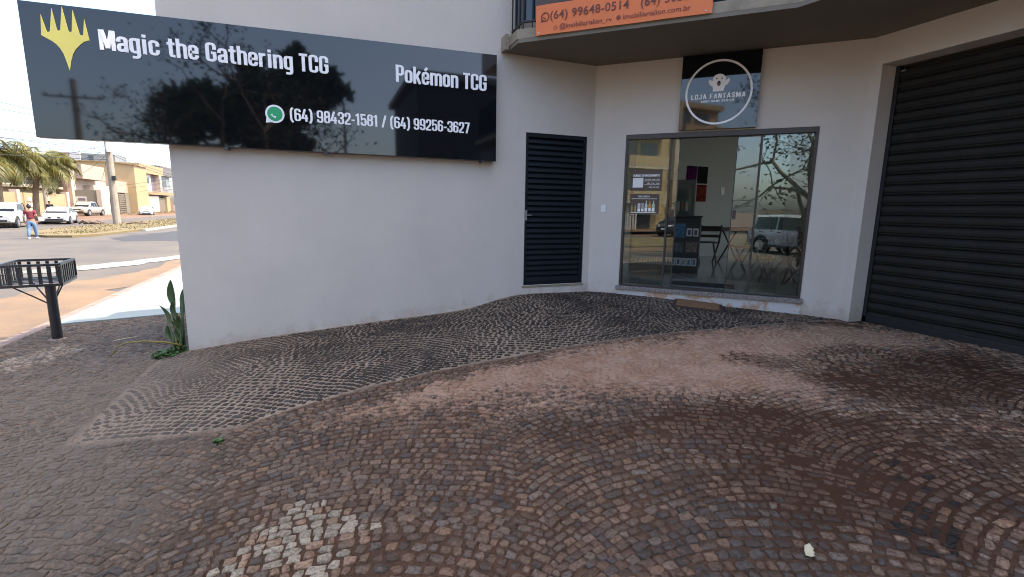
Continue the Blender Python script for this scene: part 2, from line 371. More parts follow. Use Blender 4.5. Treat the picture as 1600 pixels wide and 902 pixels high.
def cobble_material(name, base_sheet=False):
    m = bpy.data.materials.new(name); m.use_nodes = True; t = m.node_tree; N = t.nodes; L = t.links
    p = N['Principled BSDF']; tc = N.new('ShaderNodeTexCoord')
    tone = N.new('ShaderNodeAttribute'); tone.attribute_name = 'tone'
    dr = N.new('ShaderNodeAttribute'); dr.attribute_name = 'dirt'
    sep = N.new('ShaderNodeSeparateColor'); L.new(dr.outputs['Color'], sep.inputs[0])
    def noise(sc, det=6, rg=.65):
        n = N.new('ShaderNodeTexNoise'); n.inputs['Scale'].default_value = sc; n.inputs['Detail'].default_value = det; n.inputs['Roughness'].default_value = rg
        L.new(tc.outputs['Object'], n.inputs['Vector']); return n.outputs['Fac']
    def math_(op, a, b, clamp=False):
        q = N.new('ShaderNodeMath'); q.operation = op; q.use_clamp = clamp
        for i, v in enumerate((a, b)):
            if isinstance(v, (int, float)): q.inputs[i].default_value = v
            else: L.new(v, q.inputs[i])
        return q.outputs[0]
    def rng_(v, a, b, c=0.0, d=1.0):
        r = N.new('ShaderNodeMapRange'); r.interpolation_type = 'SMOOTHSTEP'
        r.inputs['From Min'].default_value = a; r.inputs['From Max'].default_value = b; r.inputs['To Min'].default_value = c; r.inputs['To Max'].default_value = d
        L.new(v, r.inputs['Value']); return r.outputs[0]
    def mix(a, b, f):
        x = N.new('ShaderNodeMix'); x.data_type = 'RGBA'
        for k, v in (('A', a), ('B', b)):
            if isinstance(v, tuple): x.inputs[k].default_value = (*v, 1)
            else: L.new(v, x.inputs[k])
        L.new(f, x.inputs['Factor']) if not isinstance(f, float) else setattr(x.inputs['Factor'], 'default_value', f)
        return x.outputs['Result']
    nfine, nmid, nbig = noise(70), noise(20, 8, .72), noise(4.5)
    c = mix(tone.outputs['Color'], (0.0, 0.0, 0.0), rng_(nfine, .38, .68, 0.0, .60))
    # pale scuffs on the worn tops
    c = mix(c, (0.36, 0.25, 0.17), rng_(nmid, .54, .80, 0, 0.0 if base_sheet else .55))
    # warm clay film, strongest where the forecourt is driven over
    wf = math_('MULTIPLY', rng_(nmid, .28, .66), dr.outputs['Alpha'])
    c = mix(c, (0.185, 0.095, 0.058), math_('MULTIPLY', wf, .38))
    # grey dried mud film
    gf = math_('MULTIPLY', sep.outputs[2], rng_(nbig, .25, .62, .45, 1.0))
    c = mix(c, (0.155, 0.122, 0.088), math_('MULTIPLY', gf, .8))
    # pale dust
    df = rng_(math_('ADD', math_('MULTIPLY', sep.outputs[0], .95), math_('MULTIPLY', math_('SUBTRACT', nmid, .5), 2.2)), .22, .72)
    df = math_('MULTIPLY', df, rng_(sep.outputs[0], .05, .35))
    c = mix(c, mix((0.47, 0.30, 0.20), (0.39, 0.225, 0.14), rng_(nbig, .4, .6)), math_('MULTIPLY', df, .74 if base_sheet else .66))
    # damp red-brown soil
    sf = rng_(math_('ADD', math_('MULTIPLY', sep.outputs[1], 1.0), math_('MULTIPLY', math_('SUBTRACT', nmid, .5), 2.6)), .38, .72)
    sf = math_('MULTIPLY', sf, rng_(sep.outputs[1], .08, .35))
    c = mix(c, mix((0.036, 0.016, 0.008), (0.070, 0.031, 0.015), nfine), math_('MULTIPLY', sf, .95 if base_sheet else .62))
    L.new(c, p.inputs['Base Color'])
    p.inputs['Roughness'].default_value = 0.95 if base_sheet else 0.78
    p.inputs['Specular IOR Level'].default_value = 0.2
    b = N.new('ShaderNodeBump'); b.inputs['Strength'].default_value = .8; b.inputs['Distance'].default_value = .006
    L.new(math_('ADD', math_('MULTIPLY', nfine, 1.2), nmid), b.inputs['Height']); L.new(b.outputs[0], p.inputs['Normal'])
    return m
M['cobble'] = cobble_material('basalt_setts'); M['joint'] = cobble_material('joint_sand', True)

def big_mesh(name, V, faces_flat, loops, mat_, tone=None, dirt_=None, smooth=False):
    me = bpy.data.meshes.new(name)
    me.vertices.add(len(V)); me.vertices.foreach_set('co', np.asarray(V, np.float32).ravel())
    me.loops.add(len(faces_flat)); me.loops.foreach_set('vertex_index', np.asarray(faces_flat, np.int32))
    ls = np.asarray(loops, np.int32); me.polygons.add(len(ls))
    st = np.concatenate([[0], np.cumsum(ls)[:-1]]).astype(np.int32)
    me.polygons.foreach_set('loop_start', st); 
    me.update(calc_edges=True); me.validate()
    for nm, arr in (('tone', tone), ('dirt', dirt_)):
        if arr is not None:
            a = me.attributes.new(nm, 'FLOAT_COLOR', 'POINT'); a.data.foreach_set('color', np.asarray(arr, np.float32).ravel())
    if smooth: me.polygons.foreach_set('use_smooth', [True]*len(me.polygons))
    me.materials.append(mat_); return me

def make_pavement():
    # bedding sheet
    xs = np.arange(-7.46, 2.72, .022); ys = np.arange(-8.0, 2.52, .022)
    X, Y = np.meshgrid(xs, ys); Z = ground(X, Y)
    D = dirt(X, Y); fill = vnoise(X, Y, 7, 300)
    heavy = np.clip(D[...,0]*.62+D[...,1]*1.05,0,1)
    fill2 = vnoise(X, Y, 18, 320, 3)
    lvl = sstep(.70, 1.05, heavy*.52+(fill*.45+fill2*.55)*.80)
    bd = border_dist(X, Y); bw = sstep(.034, .012, bd + (fill-.5)*.05)*sstep(.30,.55,vnoise(X,Y,3.5,930))*.9
    depth = np.where(is_ramp(X,Y), .0034, .0070)
    depth = depth*(1-D[...,2]*.45)
    Zs = Z - depth*(1-lvl) + lvl*.0018 + bw*.010 + (vnoise(X,Y,14,500)-.5)*np.where(is_ramp(X,Y),.0016,.004)
    tone = np.zeros(X.shape+(4,)); tone[...,3] = 1
    jr = np.array([.30,.225,.16]); jo = np.array([.075,.040,.022]); 
    k = is_ramp(X,Y)[...,None]; far = sstep(-4.9,-4.2,X)[...,None]
    jl = np.array([.17,.135,.105])
    tone[...,:3] = np.where(k, jr*(0.8+.5*fill[...,None]), (jo*far+jl*(1-far))*(0.75+.5*fill[...,None]))
    tone[...,:3] = tone[...,:3]*(1-bw[...,None]) + np.array([.24,.175,.125])*bw[...,None]
    D2 = D.copy(); D2[...,0] *= 1-.6*bw; D2[...,1] *= (1-bw); D2[...,3] *= np.where(is_ramp(X,Y),.2,1)*(1-bw)
    ny, nx = X.shape; idx = np.arange(nx*ny).reshape(ny,nx)
    q = np.stack([idx[:-1,:-1],idx[:-1,1:],idx[1:,1:],idx[1:,:-1]],-1).reshape(-1,4)
    # leave out the bed inside the building
    cx = X[:-1,:-1].ravel(); cy = Y[:-1,:-1].ravel()
    keep = ~((cy > .12) & (cx > -5.0)) & ~((cx*ST+cy*CT > .12) & (cy > Y3-.1) & (cx>0)) & ~((cx > X3+.14) & (cy > Y3-.05))
    q = q[keep]
    me = big_mesh('pavement', np.stack([X,Y,Zs],-1).reshape(-1,3), q.ravel(), [4]*len(q), M['joint'], tone.reshape(-1,4), D2.reshape(-1,4), True)
    pav = link('pavement', me); tag(pav, kind='structure')
    # setts in scalloped (segmental arc) courses
    S = []   # x,y,ang,half length,half height
    def fan(wseg, R, pitch, rot, ox, oy, rangeU, rangeV, seed):
        r = random.Random(seed); c, s = math.cos(rot), math.sin(rot); ph = math.asin(wseg/2/R)
        for i in range(int(rangeU[0]/wseg)-1, int(rangeU[1]/wseg)+2):
            off = r.random()*pitch; 
            for k in range(int(rangeV[0]/pitch)-4, int(rangeV[1]/pitch)+4):
                v = k*pitch+off; a = -ph
                first = True
                while a < ph-.01:
                    ln = (r.uniform(.040,.078) if r.random() < .85 else r.uniform(.075,.10))/R
                    if first: ln *= r.uniform(.4,1); first = False
                    if a+ln > ph-.022/R: ln = ph-a
                    am = a+ln/2; a += ln
                    if ln*R < .022: continue
                    u = (i+.5)*wseg+R*math.sin(am); vv = v-R+R*math.cos(am)
                    hh = pitch*math.cos(am)
                    S.append((ox+u*c-vv*s, oy+u*s+vv*c, rot-am, ln*R/2, hh/2, ramp_flag))
    ramp_flag = 0
    fan(1.75, 1.40, .056, RAD(-14), -3.0, -5.2, (-7.5,8), (-5,9), 11)
    ramp_flag = 1
    fan(1.9, 2.3, .055, RAD(-38), -2.0, -1.0, (-6,6), (-5,5), 12)
    A = np.array(S)
    x_, y_ = A[:,0].copy(), A[:,1].copy()
    A[:,0] += (vnoise(x_,y_,.9,700,3)-.5)*.30; A[:,1] += (vnoise(x_,y_,.9,800,3)-.5)*.30; A[:,2] += (vnoise(x_,y_,1.3,850,3)-.5)*.5
    x, y = A[:,0], A[:,1]; n2 = x*ST+y*CT
    ok = (x > -7.42)&(x < 2.62)&(y > -7.6)&(y < 2.46)
    ok &= ~((y > -.045)&(x > -5.2)) & ~((n2 > -.05)&(x>0)&(y>Y3)) & ~((x > X3-.05)&(y > Y3-.2)) & ~((x>X3+.2)&(y>-9))
    ok &= (A[:,5]>.5) == is_ramp(x,y)
    ok &= border_dist(x,y) > .014+.022*vnoise(x,y,3,910)
    # a smear of cement in front of the garage jamb instead of setts
    ok &= ~(blob(x,y,1.95,-2.45,.42,.2,-30) > .55)
    A = A[ok]; n = len(A); x, y = A[:,0], A[:,1]
    D = dirt(x,y); rampm = A[:,5] > .5; pale = pale_patch(x+rng.normal(0,.022,n),y+rng.normal(0,.022,n))&(rng.random(n) < .93)
    joint = np.where(rampm, .0036, .0032)+rng.random(n)*.0026
    a = np.maximum(A[:,3]-joint,.013); b = np.maximum(A[:,4]-joint,.013)
    a = a*(1-.10*rng.random(n)); b = b*(1-.12*rng.random(n))
    ang = A[:,2]+rng.normal(0,.085,n)
    K = np.array([(-1,-1),(0,-1.03),(1,-1),(1.03,0),(1,1),(0,1.03),(-1,1),(-1.03,0)],float)
    J = rng.normal(0,.0036,(n,8,2)); J[:,1::2] *= .6
    corner = np.ones((n,8)); corner[:,::2] = .87+.13*rng.random((n,4))
    loc = K[None]*corner[...,None]*np.stack([a,b],-1)[:,None]+J
    ca, sa = np.cos(ang)[:,None], np.sin(ang)[:,None]
    def place(l): return np.stack([x[:,None]+l[...,0]*ca-l[...,1]*sa, y[:,None]+l[...,0]*sa+l[...,1]*ca],-1)
    tilt = rng.normal(0,1,(n,2))*np.where(rampm,.008,.022)[:,None]; hgt = rng.normal(0,1,n)*np.where(rampm,.0008,.0020)
    V = np.zeros((n,25,3))
    for ring,(sc,dz) in enumerate(((1.0,-.035),(1.0,-.0032),(.90,-.0004))):
        l = loc*sc; w2 = place(l); V[:,ring*8:ring*8+8,:2] = w2
        V[:,ring*8:ring*8+8,2] = ground(w2[...,0],w2[...,1])+dz+hgt[:,None]+(l*tilt[:,None]).sum(-1)+(rng.normal(0,.0012,(n,8)) if ring else 0)
    V[:,24,0] = x; V[:,24,1] = y; V[:,24,2] = ground(x,y)+hgt+.0012
    base = np.where(rampm[:,None], np.array([.036,.030,.024]), np.array([.140,.097,.066]))
    rt = sstep(-1.9,-.6,x)*(~rampm)
    base = base*(1-rt[:,None])+np.array([.27,.175,.115])*rt[:,None]
    base = base*(0.50+.95*rng.random(n))[:,None]*(1+rng.normal(0,1,n)[:,None]*np.array([.07,.0,-.07]))
    blue = (rng.random(n) < .12+.5*blob(x,y,-1.95,-4.95,.55,.45))&~rampm; base[blue] = np.array([.070,.062,.052])*(0.7+.5*rng.random(blue.sum()))[:,None]
    lw = sstep(-4.3,-5.3,x)*(y<-2)*.7; base = base*(1-lw[:,None])+np.array([.108,.090,.068])*lw[:,None]*(0.7+.6*rng.random(n))[:,None]
    rust = (rng.random(n) < .06)&~rampm&(x>-4.6); base[rust] = np.array([.19,.115,.072])*(0.7+.5*rng.random(rust.sum()))[:,None]
    far2 = (x < -6)
    pb = np.where(rng.random(n)[:,None] < .40, np.array([.34,.215,.135]), np.array([.39,.32,.225]))
    base = np.where(pale[:,None], pb*np.where(far2,.95,1.0)[:,None]*(0.72+.4*rng.random(n))[:,None], base)
    oil = (blob(x,y,-1.05,-4.97,.45,.16,35) > .4)&(rng.random(n) < .4); base[oil] = np.array([.024,.020,.016])
    D[pale,3] *= .6; D[pale,1] *= .5; D[pale,2] *= .5; D[oil,:] *= .15
    base = base*np.where(pale,1.0,1.14)[:,None]
    D[pale&(x<-6),2] *= .4
    tone = np.ones((n,4)); tone[:,:3] = np.clip(base,.008,.8)
    q = []
    for r0 in (0,8):
        for k in range(8): q.append((r0+k, r0+(k+1)%8, r0+8+(k+1)%8, r0+8+k))
    tr = [(16+k, 16+(k+1)%8, 24) for k in range(8)]
    Fq = np.array(q).ravel(); Ft = np.array(tr).ravel(); one = np.concatenate([Fq,Ft]); lens = [4]*16+[3]*8
    # nearest to the camera and in the picture: singly
    hd = np.degrees(np.arctan2(x-CAM.x, y-CAM.y))-math.degrees(HEAD)
    dist = np.hypot(x-CAM.x, y-CAM.y); score = np.where((np.abs(hd) < 44)&(dist*np.cos(np.radians(hd)) > 1.12), dist, 99)
    order = np.argsort(score); single = order[:300]; rest = order[300:]
    m = len(rest)
    ff = (one[None]+25*np.arange(m)[:,None]).ravel()
    me = big_mesh('paving_stone_field', V[rest].reshape(-1,3), ff, lens*m, M['cobble'], np.repeat(tone[rest],25,0), np.repeat(D[rest],25,0))
    o = link('paving_stone_field', me, pav); tag(o, kind='stuff')
    for i in single:
        me = big_mesh('paving_stone', V[i], one, lens, M['cobble'], np.repeat(tone[i:i+1],25,0), np.repeat(D[i:i+1],25,0))
        link('paving_stone', me, pav)
    return n
print('setts', make_pavement())

# ------------------------------------------------------------------ streets and terrain
def sheet(name, poly, z, m, kind='structure', sub=None):
    mb = MB()
    mb.add([(p[0], p[1], z if not callable(z) else z(*p)) for p in poly], [tuple(range(len(poly)))])
    o = mb.build(name, m, recalc=False); tag(o, kind=kind); return o
def rect(x0, x1, y0, y1): return [(x0,y0),(x1,y0),(x1,y1),(x0,y1)]
sheet('ground', rect(-900,900,-900,900), -.87, M['soil'])
sheet('street', rect(-26.2,120,-19,420), -.80, M['asphalt'])
def ragged(name, pts, z, m, amp=.12, seed=1, step=.5):
    r = random.Random(seed); out = []
    for i, p in enumerate(pts):
        q = pts[(i+1)%len(pts)]; n = max(1, int(math.dist(p,q)/step))
        for k in range(n):
            t = k/n; out.append((p[0]+(q[0]-p[0])*t+r.gauss(0,amp), p[1]+(q[1]-p[1])*t+r.gauss(0,amp)))
    return sheet(name, out, z, m)
ragged('sand_drift', [(-7.62,-14),(-7.60,24),(-7.9,24),(-8.4,12.4),(-8.9,8.5),(-9.5,5.5),(-9.9,2.5),(-9.6,-4),(-9.2,-14)], -.792, M['sand'], .16, 3)
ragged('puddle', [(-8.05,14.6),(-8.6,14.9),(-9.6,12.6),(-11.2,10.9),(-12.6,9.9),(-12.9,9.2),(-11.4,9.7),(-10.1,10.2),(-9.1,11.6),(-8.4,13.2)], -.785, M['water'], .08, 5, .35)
ragged('asphalt_shade_patch', [(-14.6,25.4),(-13.2,33.5),(-9.2,33.5),(-9.4,22.6),(-13.0,22.9)], -.795, mat('shade_dark_asphalt', (0.05,0.049,0.05), .9, .3, 1.5), .12, 8)  # dark sheet painted as the shadow of a neighbouring building
# verge sidewalk of pale concrete slabs, its kerb and joints
def sidewalk():
    mb = MB(); y = 2.5; k = 0
    while y < 90:
        y1 = y+1.5
        mb.add([(-7.42,y+.004,-.685),(-5.0,y+.004,-.575),(-5.0,y1-.004,-.575),(-7.42,y1-.004,-.685),(-7.42,y+.004,-.9),(-5.0,y+.004,-.9),(-5.0,y1-.004,-.9),(-7.42,y1-.004,-.9)],
               [(0,1,2,3),(0,4,5,1),(1,5,6,2),(2,6,7,3),(3,7,4,0)])
        y = y1
    o = mb.build('sidewalk', M['walk']); tag(o, kind='structure')
sidewalk()
kb = MB(); y = -8.0
while y < 90:
    kb.box(-7.60,-7.43,y+.006,y+.994,-.95,-.690+random.uniform(-.006,.006)); y += 1.0
tag(kb.build('kerb', M['kerb'], bevel=.015), kind='structure')
sheet('lot', [(-5.0,2.6),(2,3.4),(120,3.4),(120,420),(-5.0,420)], -.60, M['soil'])
def median(name, poly, m):
    mb = MB(); n = len(poly)
    mb.slab(poly, -.9, -.68); o = mb.build(name, m); tag(o, kind='structure')
median('median', [(-17.4,26.3),(-16.3,26.2),(-15.6,27.5),(-15.4,33),(-15.2,60),(-15.2,300),(-20.9,300),(-20.9,36),(-20.2,31),(-18.7,27.6)], M['dry_grass'])
mk = MB(); y = 33.0
while y < 110:
    mk.box(-15.19,-14.98,y+.01,y+.99,-.9,-.655); y += 1
tag(mk.build('median_kerb', M['walk']), kind='structure')
sheet('far_sidewalk', rect(-35.2,-26.2,-60,300), -.62, M['soil'])
fk = MB(); y = 20.0
while y < 150:
    fk.box(-26.3,-26.1,y+.01,y+.99,-.9,-.60); y += 1
tag(fk.build('far_kerb', M['kerb']), kind='structure')
sheet('forecourt_edge', rect(-7.43,14,-9.4,-7.98), lambda x, y: -.58, M['asphalt'])
sheet('far_verge', rect(-21,-14,-34,-11.5), -.76, M['dry_grass'])
sheet('verge_soil', rect(-14,-11.8,-20,-9.5), -.788, M['sand'])
def blades(name, regions, m, seed, parent=None):
    r = random.Random(seed); V = []; F = []
    for (x0,x1,y0,y1,z,n,h) in regions:
        for _ in range(n):
            x = r.uniform(x0,x1); yy = r.uniform(y0,y1); a = r.uniform(0,6.28); hh = h*r.uniform(.4,1.2); wd = .035*r.uniform(.6,1.5)
            b = len(V); dx, dy = math.cos(a)*wd, math.sin(a)*wd; lx, ly = r.gauss(0,hh*.4), r.gauss(0,hh*.4)
            V += [(x-dx,yy-dy,z),(x+dx,yy+dy,z),(x+lx,yy+ly,z+hh)]; F.append((b,b+1,b+2))
    mb = MB(); mb.v = V; mb.f = F; mb.m = [0]*len(F)
    return tag(mb.build(name, m, parent, recalc=False), kind='stuff')
gm = leafm('median_grass_blades', (0.165,0.12,0.048), (0.10,0.09,0.028))
blades('grass', [(-20.6,-15.6,33,95,-.68,5000,.07),(-18.6,-16.2,28,33,-.68,500,.06),(-34.8,-29,78,120,-.62,900,.22)], gm, 5)

# ------------------------------------------------------------------ shop building
def shop():
    B = empty('shop_building', (0,0,0), 'white stuccoed corner shop with glass storefront, louvred door and roller shutter', 'building')
    W = M['wall']
    wall_grid(F1, -5.15, 0, -1.2, 3.5, .2, [(-1.05,-.10,0,2.10)], 'wall', W, B)
    wall_grid(F1, -3.0, 0, 3.5, 6.2, .2, [], 'wall', W, B)
    wall_grid(F2, 0, 3.22, -1.2, 6.2, .2, [(.46,2.77,-.02,2.115),(.5,2.7,3.25,5.4)], 'wall', W, B)
    wall_grid(F3, 0, 8.0, -1.2, 6.2, .26, [(.115,5.2,-1.2,2.75),(1.0,4.5,3.25,5.4)], 'wall', W, B)
    mb = MB()                                           # returns, rear walls and roofs
    mb.box(-5.15,-4.95,.2,2.05,-1.2,3.5); mb.box(-4.95,-1.4,1.85,2.05,-1.2,3.5)
    mb.box(-1.4,.9,2.25,2.45,-1.2,6.2)
    mb.box(-4.95,-3.0,.2,1.85,3.38,3.48)
    mb.box(-3.2,-3.0,.2,1.84,3.5,6.2); mb.box(-3.0,.0,.2,2.25,6.05,6.15)
    mb.box(9.8,10.0,-10.0,-2.1,-1.2,6.2); mb.box(9.8,10.0,-2.1,3.2,3.0,6.2); mb.box(X3,10,-10.45,-10.25,-1.2,6.2)  # outer east wall left open low down, added to admit daylight
    mb.box(.9,9.8,3.2,3.25,3.2,6.2)
    mb.slab([(0,.2),(.9,2.3),(.9,3.2),(9.8,3.2),(9.8,-10.2),(X3+.26,-10.2),(X3+.26,Y3),(.25,.05)], 6.02, 6.12)
    mb.build('rear_wall', W, B)
    ts = MB(); ts.box(X3+.02,10,-13.0,.68,6.22,16.4); ts.build('shading_storeys', W, B)  # unseen tall block, added to shade the forecourt and street
    for k in range(3):
        for y in (-9.0,-6.2,-3.4):
            ts = MB(); ts.box(X3-.01,X3+.05,y,y+1.8,7.4+3.1*k,8.9+3.1*k); ts.build('upper_window', M['dark_glass'], B)  # panes on the added shading block
    # interior of the shop
    fl = MB(); fl.slab([(.14,.14),(.9,2.3),(.9,3.2),(8.5,3.2),(8.5,Y3+.1),(X3+.16,Y3+.1)], -.20, -.02)
    fl.build('shop_floor', M['floor_tile'], B)
    cl = MB(); cl.slab([(.16,.14),(.9,2.3),(.9,3.2),(8.5,3.2),(8.5,Y3+.1),(X3+.18,Y3+.1)], 2.92, 3.0)
    cl.build('shop_ceiling', M['inwall'], B)
    FB = lambda s, o, z: (s, 3.2-o, z)
    wall_grid(FB, .9, 8.5, -.2, 2.92, .1, [(1.0,2.5,.3,2.85)], 'interior_wall', M['inwall'], B)  # opening out of view, added to bring daylight into the room
    wall_grid(lambda s_, o_, z_: (8.5-o_, s_, z_), Y3, 3.3, -.2, 2.92, .1, [(-1.9,1.3,.4,2.85)], 'interior_wall', M['inwall'], B)  # east opening also unseen, added as fill light for the interior
    iw = MB(); iw.box(X3+.30,8.5,Y3,Y3+.09,-.2,2.92)
    iw.add([(.16,.16,-.2),(.9,2.3,-.2),(.9,2.3,2.92),(.16,.16,2.92)], [(0,1,2,3)]); iw.box(.8,.9,2.3,3.3,-.2,2.92)
    iw.build('interior_wall', M['inwall'], B)
    wn = MB(); wn.box(4.3,6.7,3.155,3.195,.60,.70); wn.build('wall_rail', M['wood_dark'], B)
    # louvred steel door
    D = empty('louvre_door', (0,0,0)); D.parent = B
    fr = MB(); o0, o1 = -.075, -.012
    fr.box(-1.05,-1.005,o0,o1,.0,2.10,F1); fr.box(-.15,-.105,o0,o1,0,2.10,F1)
    fr.box(-1.005,-.15,o0,o1,2.045,2.10,F1); fr.box(-1.005,-.15,o0,o1,.0,.06,F1)
    fr.build('door_frame', M['door_metal'], D, bevel=.004)
    bk = MB(); bk.box(-1.0,-.15,-.085,-.080,.06,2.045,F1); bk.build('door_backing', M['door_metal'], D)
    sl = MB(); p = .0764
    sl.add([F1(-1.005,-.022,0),F1(-1.005,-.030,p*.55),F1(-1.005,-.062,p*.98),F1(-1.005,-.070,p*.9),F1(-1.005,-.04,p*.45),F1(-1.005,-.034,0),
            F1(-.15,-.022,0),F1(-.15,-.030,p*.55),F1(-.15,-.062,p*.98),F1(-.15,-.070,p*.9),F1(-.15,-.04,p*.45),F1(-.15,-.034,0)],
           [(0,1,2,3,4,5),(6,7,8,9,10,11)]+[(i,(i+1)%6,6+(i+1)%6,6+i) for i in range(6)])
    me = sl.mesh('slat', M['door_metal'])
    for k in range(26):
        o = link('slat', me, D); o.location.z = .06+k*p
    lk = MB(); lk.box(-1.04,-1.015,-.012,.006,.92,1.06,F1); lk.tube([F1(-1.027,.004,.99),F1(-1.027,.03,.99),F1(-.96,.032,.99)],.007,6)
    lk.build('lock', M['rim'], D)
    st = MB(); st.box(-1.075,-.085,-.2,.012,-.03,-.004,F1); st.build('door_threshold', M['concrete_beige'], B)
    # doorbell plate
    S = MB(); S.box(.150,.222,.0,.010,1.045,1.150,F2); sw = S.build('bell_plate', M['plastic_white'], B, bevel=.003)
    S = MB(); S.box(.172,.200,.0105,.015,1.08,1.115,F2); S.build('bell_button', M['plastic_white'], sw)
    # storefront of tinted sliding glass
    G = empty('glass_storefront', (0,0,0)); G.parent = B
    f = MB(); a, b = -.11, .012
    f.box(.46,2.77,a,b,2.045,2.113,F2); f.box(.46,.492,a,b,.02,2.045,F2); f.box(2.738,2.77,a,b,.02,2.045,F2); f.box(.46,2.77,a,b,-.004,.02,F2)
    f.build('storefront_frame', M['frame'], G, bevel=.004)
    for (s0,s1,o,edges) in ((.492,1.07,-.03,(1.052,1.074)),(.60,1.18,-.075,(1.172,1.182)),(1.88,2.50,-.075,(1.878,1.890)),(2.16,2.738,-.03,(2.152,2.174))):
        g = MB(); g.box(s0+.001,s1-.001,o-.008,o,.022,2.043,F2); gp = g.build('glass_panel', M['glass'], G)
        e = MB(); e.box(edges[0],edges[1],o-.012,o+.006,.021,2.044,F2); e.build('panel_edge', M['frame'], gp)
    for s in (1.13, 1.915):
        h = MB(); h.box(s-.022,s+.022,-.064,-.045,.98,1.10,F2); h.build('door_handle', M['frame'], G, bevel=.004)
    sl = MB(); sl.box(.425,2.80,-.19,.055,-.062,-.005,F2); sl.build('door_sill', M['granite'], B, bevel=.004)
    pl = MB(); pl.box(.44,2.785,.001,.022,-.6,-.064,F2); pl.build('plinth', M['plinth'], B)
    # upper floor windows
    u = MB(); u.box(.5,2.7,-.14,-.12,3.25,5.4,F2); u.build('upper_window', M['dark_glass'], B)
    u = MB(); u.box(1.0,4.5,-.2,-.18,3.25,5.4,F3); u.build('upper_window', M['dark_glass'], B)
    # balcony slab
    q = lambda s, o: F2(s,o,0)[:2]
    poly = [(-1.37,-.0),(-1.37,-.42),q(2.28,1.25),(X3-1.30,-3.6),(X3-1.30,-9.5),(X3+.0,-9.5),(X3+.0,Y3),(0,0)]
    sb = MB(); sb.slab(poly, 3.10, 3.215); sb.build('balcony_slab', M['concrete_beige'], B, bevel=.006)
    cen = (.8,-2.2)
    edge = [(x+(cen[0]-x)*(.006 if i < 5 else 0), y+(cen[1]-y)*(.006 if i < 5 else 0)) for i,(x,y) in enumerate(poly)]
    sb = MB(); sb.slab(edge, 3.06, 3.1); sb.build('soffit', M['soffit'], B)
    # railing along the slab edge
    R = empty('balcony_railing', (0,0,0)); R.parent = B
    line = [Vector((-1.30,-.08,0)),Vector((-1.30,-.44,0)),Vector((*q(2.22,1.19),0)),Vector((X3-1.24,-3.6,0)),Vector((X3-1.24,-9.4,0))]
    rl = MB()
    for z, r in ((3.30,.016),(4.22,.022)):
        rl.tube([(p.x,p.y,z) for p in line], r, 6)
    rl.build('handrail', M['black_metal'], R)
    bm_ = MB().tube([(0,0,3.21),(0,0,4.21)],.010,6).mesh('baluster', M['black_metal'])
    gl = MB()
    for i in range(len(line)-1):
        p0, p1 = line[i], line[i+1]; L = (p1-p0).length; nb = max(2,int(L/.115)); d = (p1-p0)/L; nn = Vector((-d.y,d.x,0))*.03
        for k in range(nb):
            o = link('baluster', bm_, R); o.location = p0+d*(L*k/nb)
        c = [p0+nn, p1+nn]
        gl.add([(c[0].x,c[0].y,3.33),(c[1].x,c[1].y,3.33),(c[1].x,c[1].y,4.15),(c[0].x,c[0].y,4.15)],[(0,1,2,3)])
    gl.build('railing_glass', M['dark_glass'], R, recalc=False)
    ub = MB(); ub.box(-1.42,-1.372,-.16,-.002,3.06,3.24); ub.build('slab_upstand', M['concrete_beige'], B)
    # roller shutter
    RS = empty('roller_shutter', (0,0,0)); RS.parent = B
    prof = []
    h = .117
    for z, o in ((0,-.282),(.010,-.262),(.020,-.256),(.028,-.268),(.040,-.254),(.066,-.247),(.092,-.253),(.106,-.270),(.117,-.290)): prof.append((z,o))
    m = MB(); n = len(prof)
    P = [F3(.118,o,z) for z,o in prof]+[F3(5.19,o,z) for z,o in prof]
    m.add(P, [(i,i+1,n+i+1,n+i) for i in range(n-1)])
    me = m.mesh('shutter_slat', M['shutter'], smooth=False)
    for k in range(25):
        o = link('shutter_slat', me, RS); o.location = (random.uniform(-.0015,.0015),0,-.225+k*h)
    m = MB(); m.box(.118,5.19,-.285,-.235,-.27,-.165,F3); m.build('bottom_rail', M['black_metal'], RS, bevel=.005)
    m = MB(); m.box(.1165,.16,-.30,-.235,-.25,2.745,F3); m.build('guide_rail', M['black_metal'], RS)
    m = MB(); m.box(.1165,5.19,-.42,-.40,-.3,2.749,F3); m.build('shutter_backing', M['darkwall'], RS)
    m = MB(); m.box(.14,.20,-.33,-.262,2.66,2.70,F3); m.build('shutter_stop', M['rim'], RS)
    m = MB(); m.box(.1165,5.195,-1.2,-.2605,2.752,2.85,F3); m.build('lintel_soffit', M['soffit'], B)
    # cement apron in front of the garage jamb
    return B
shop()

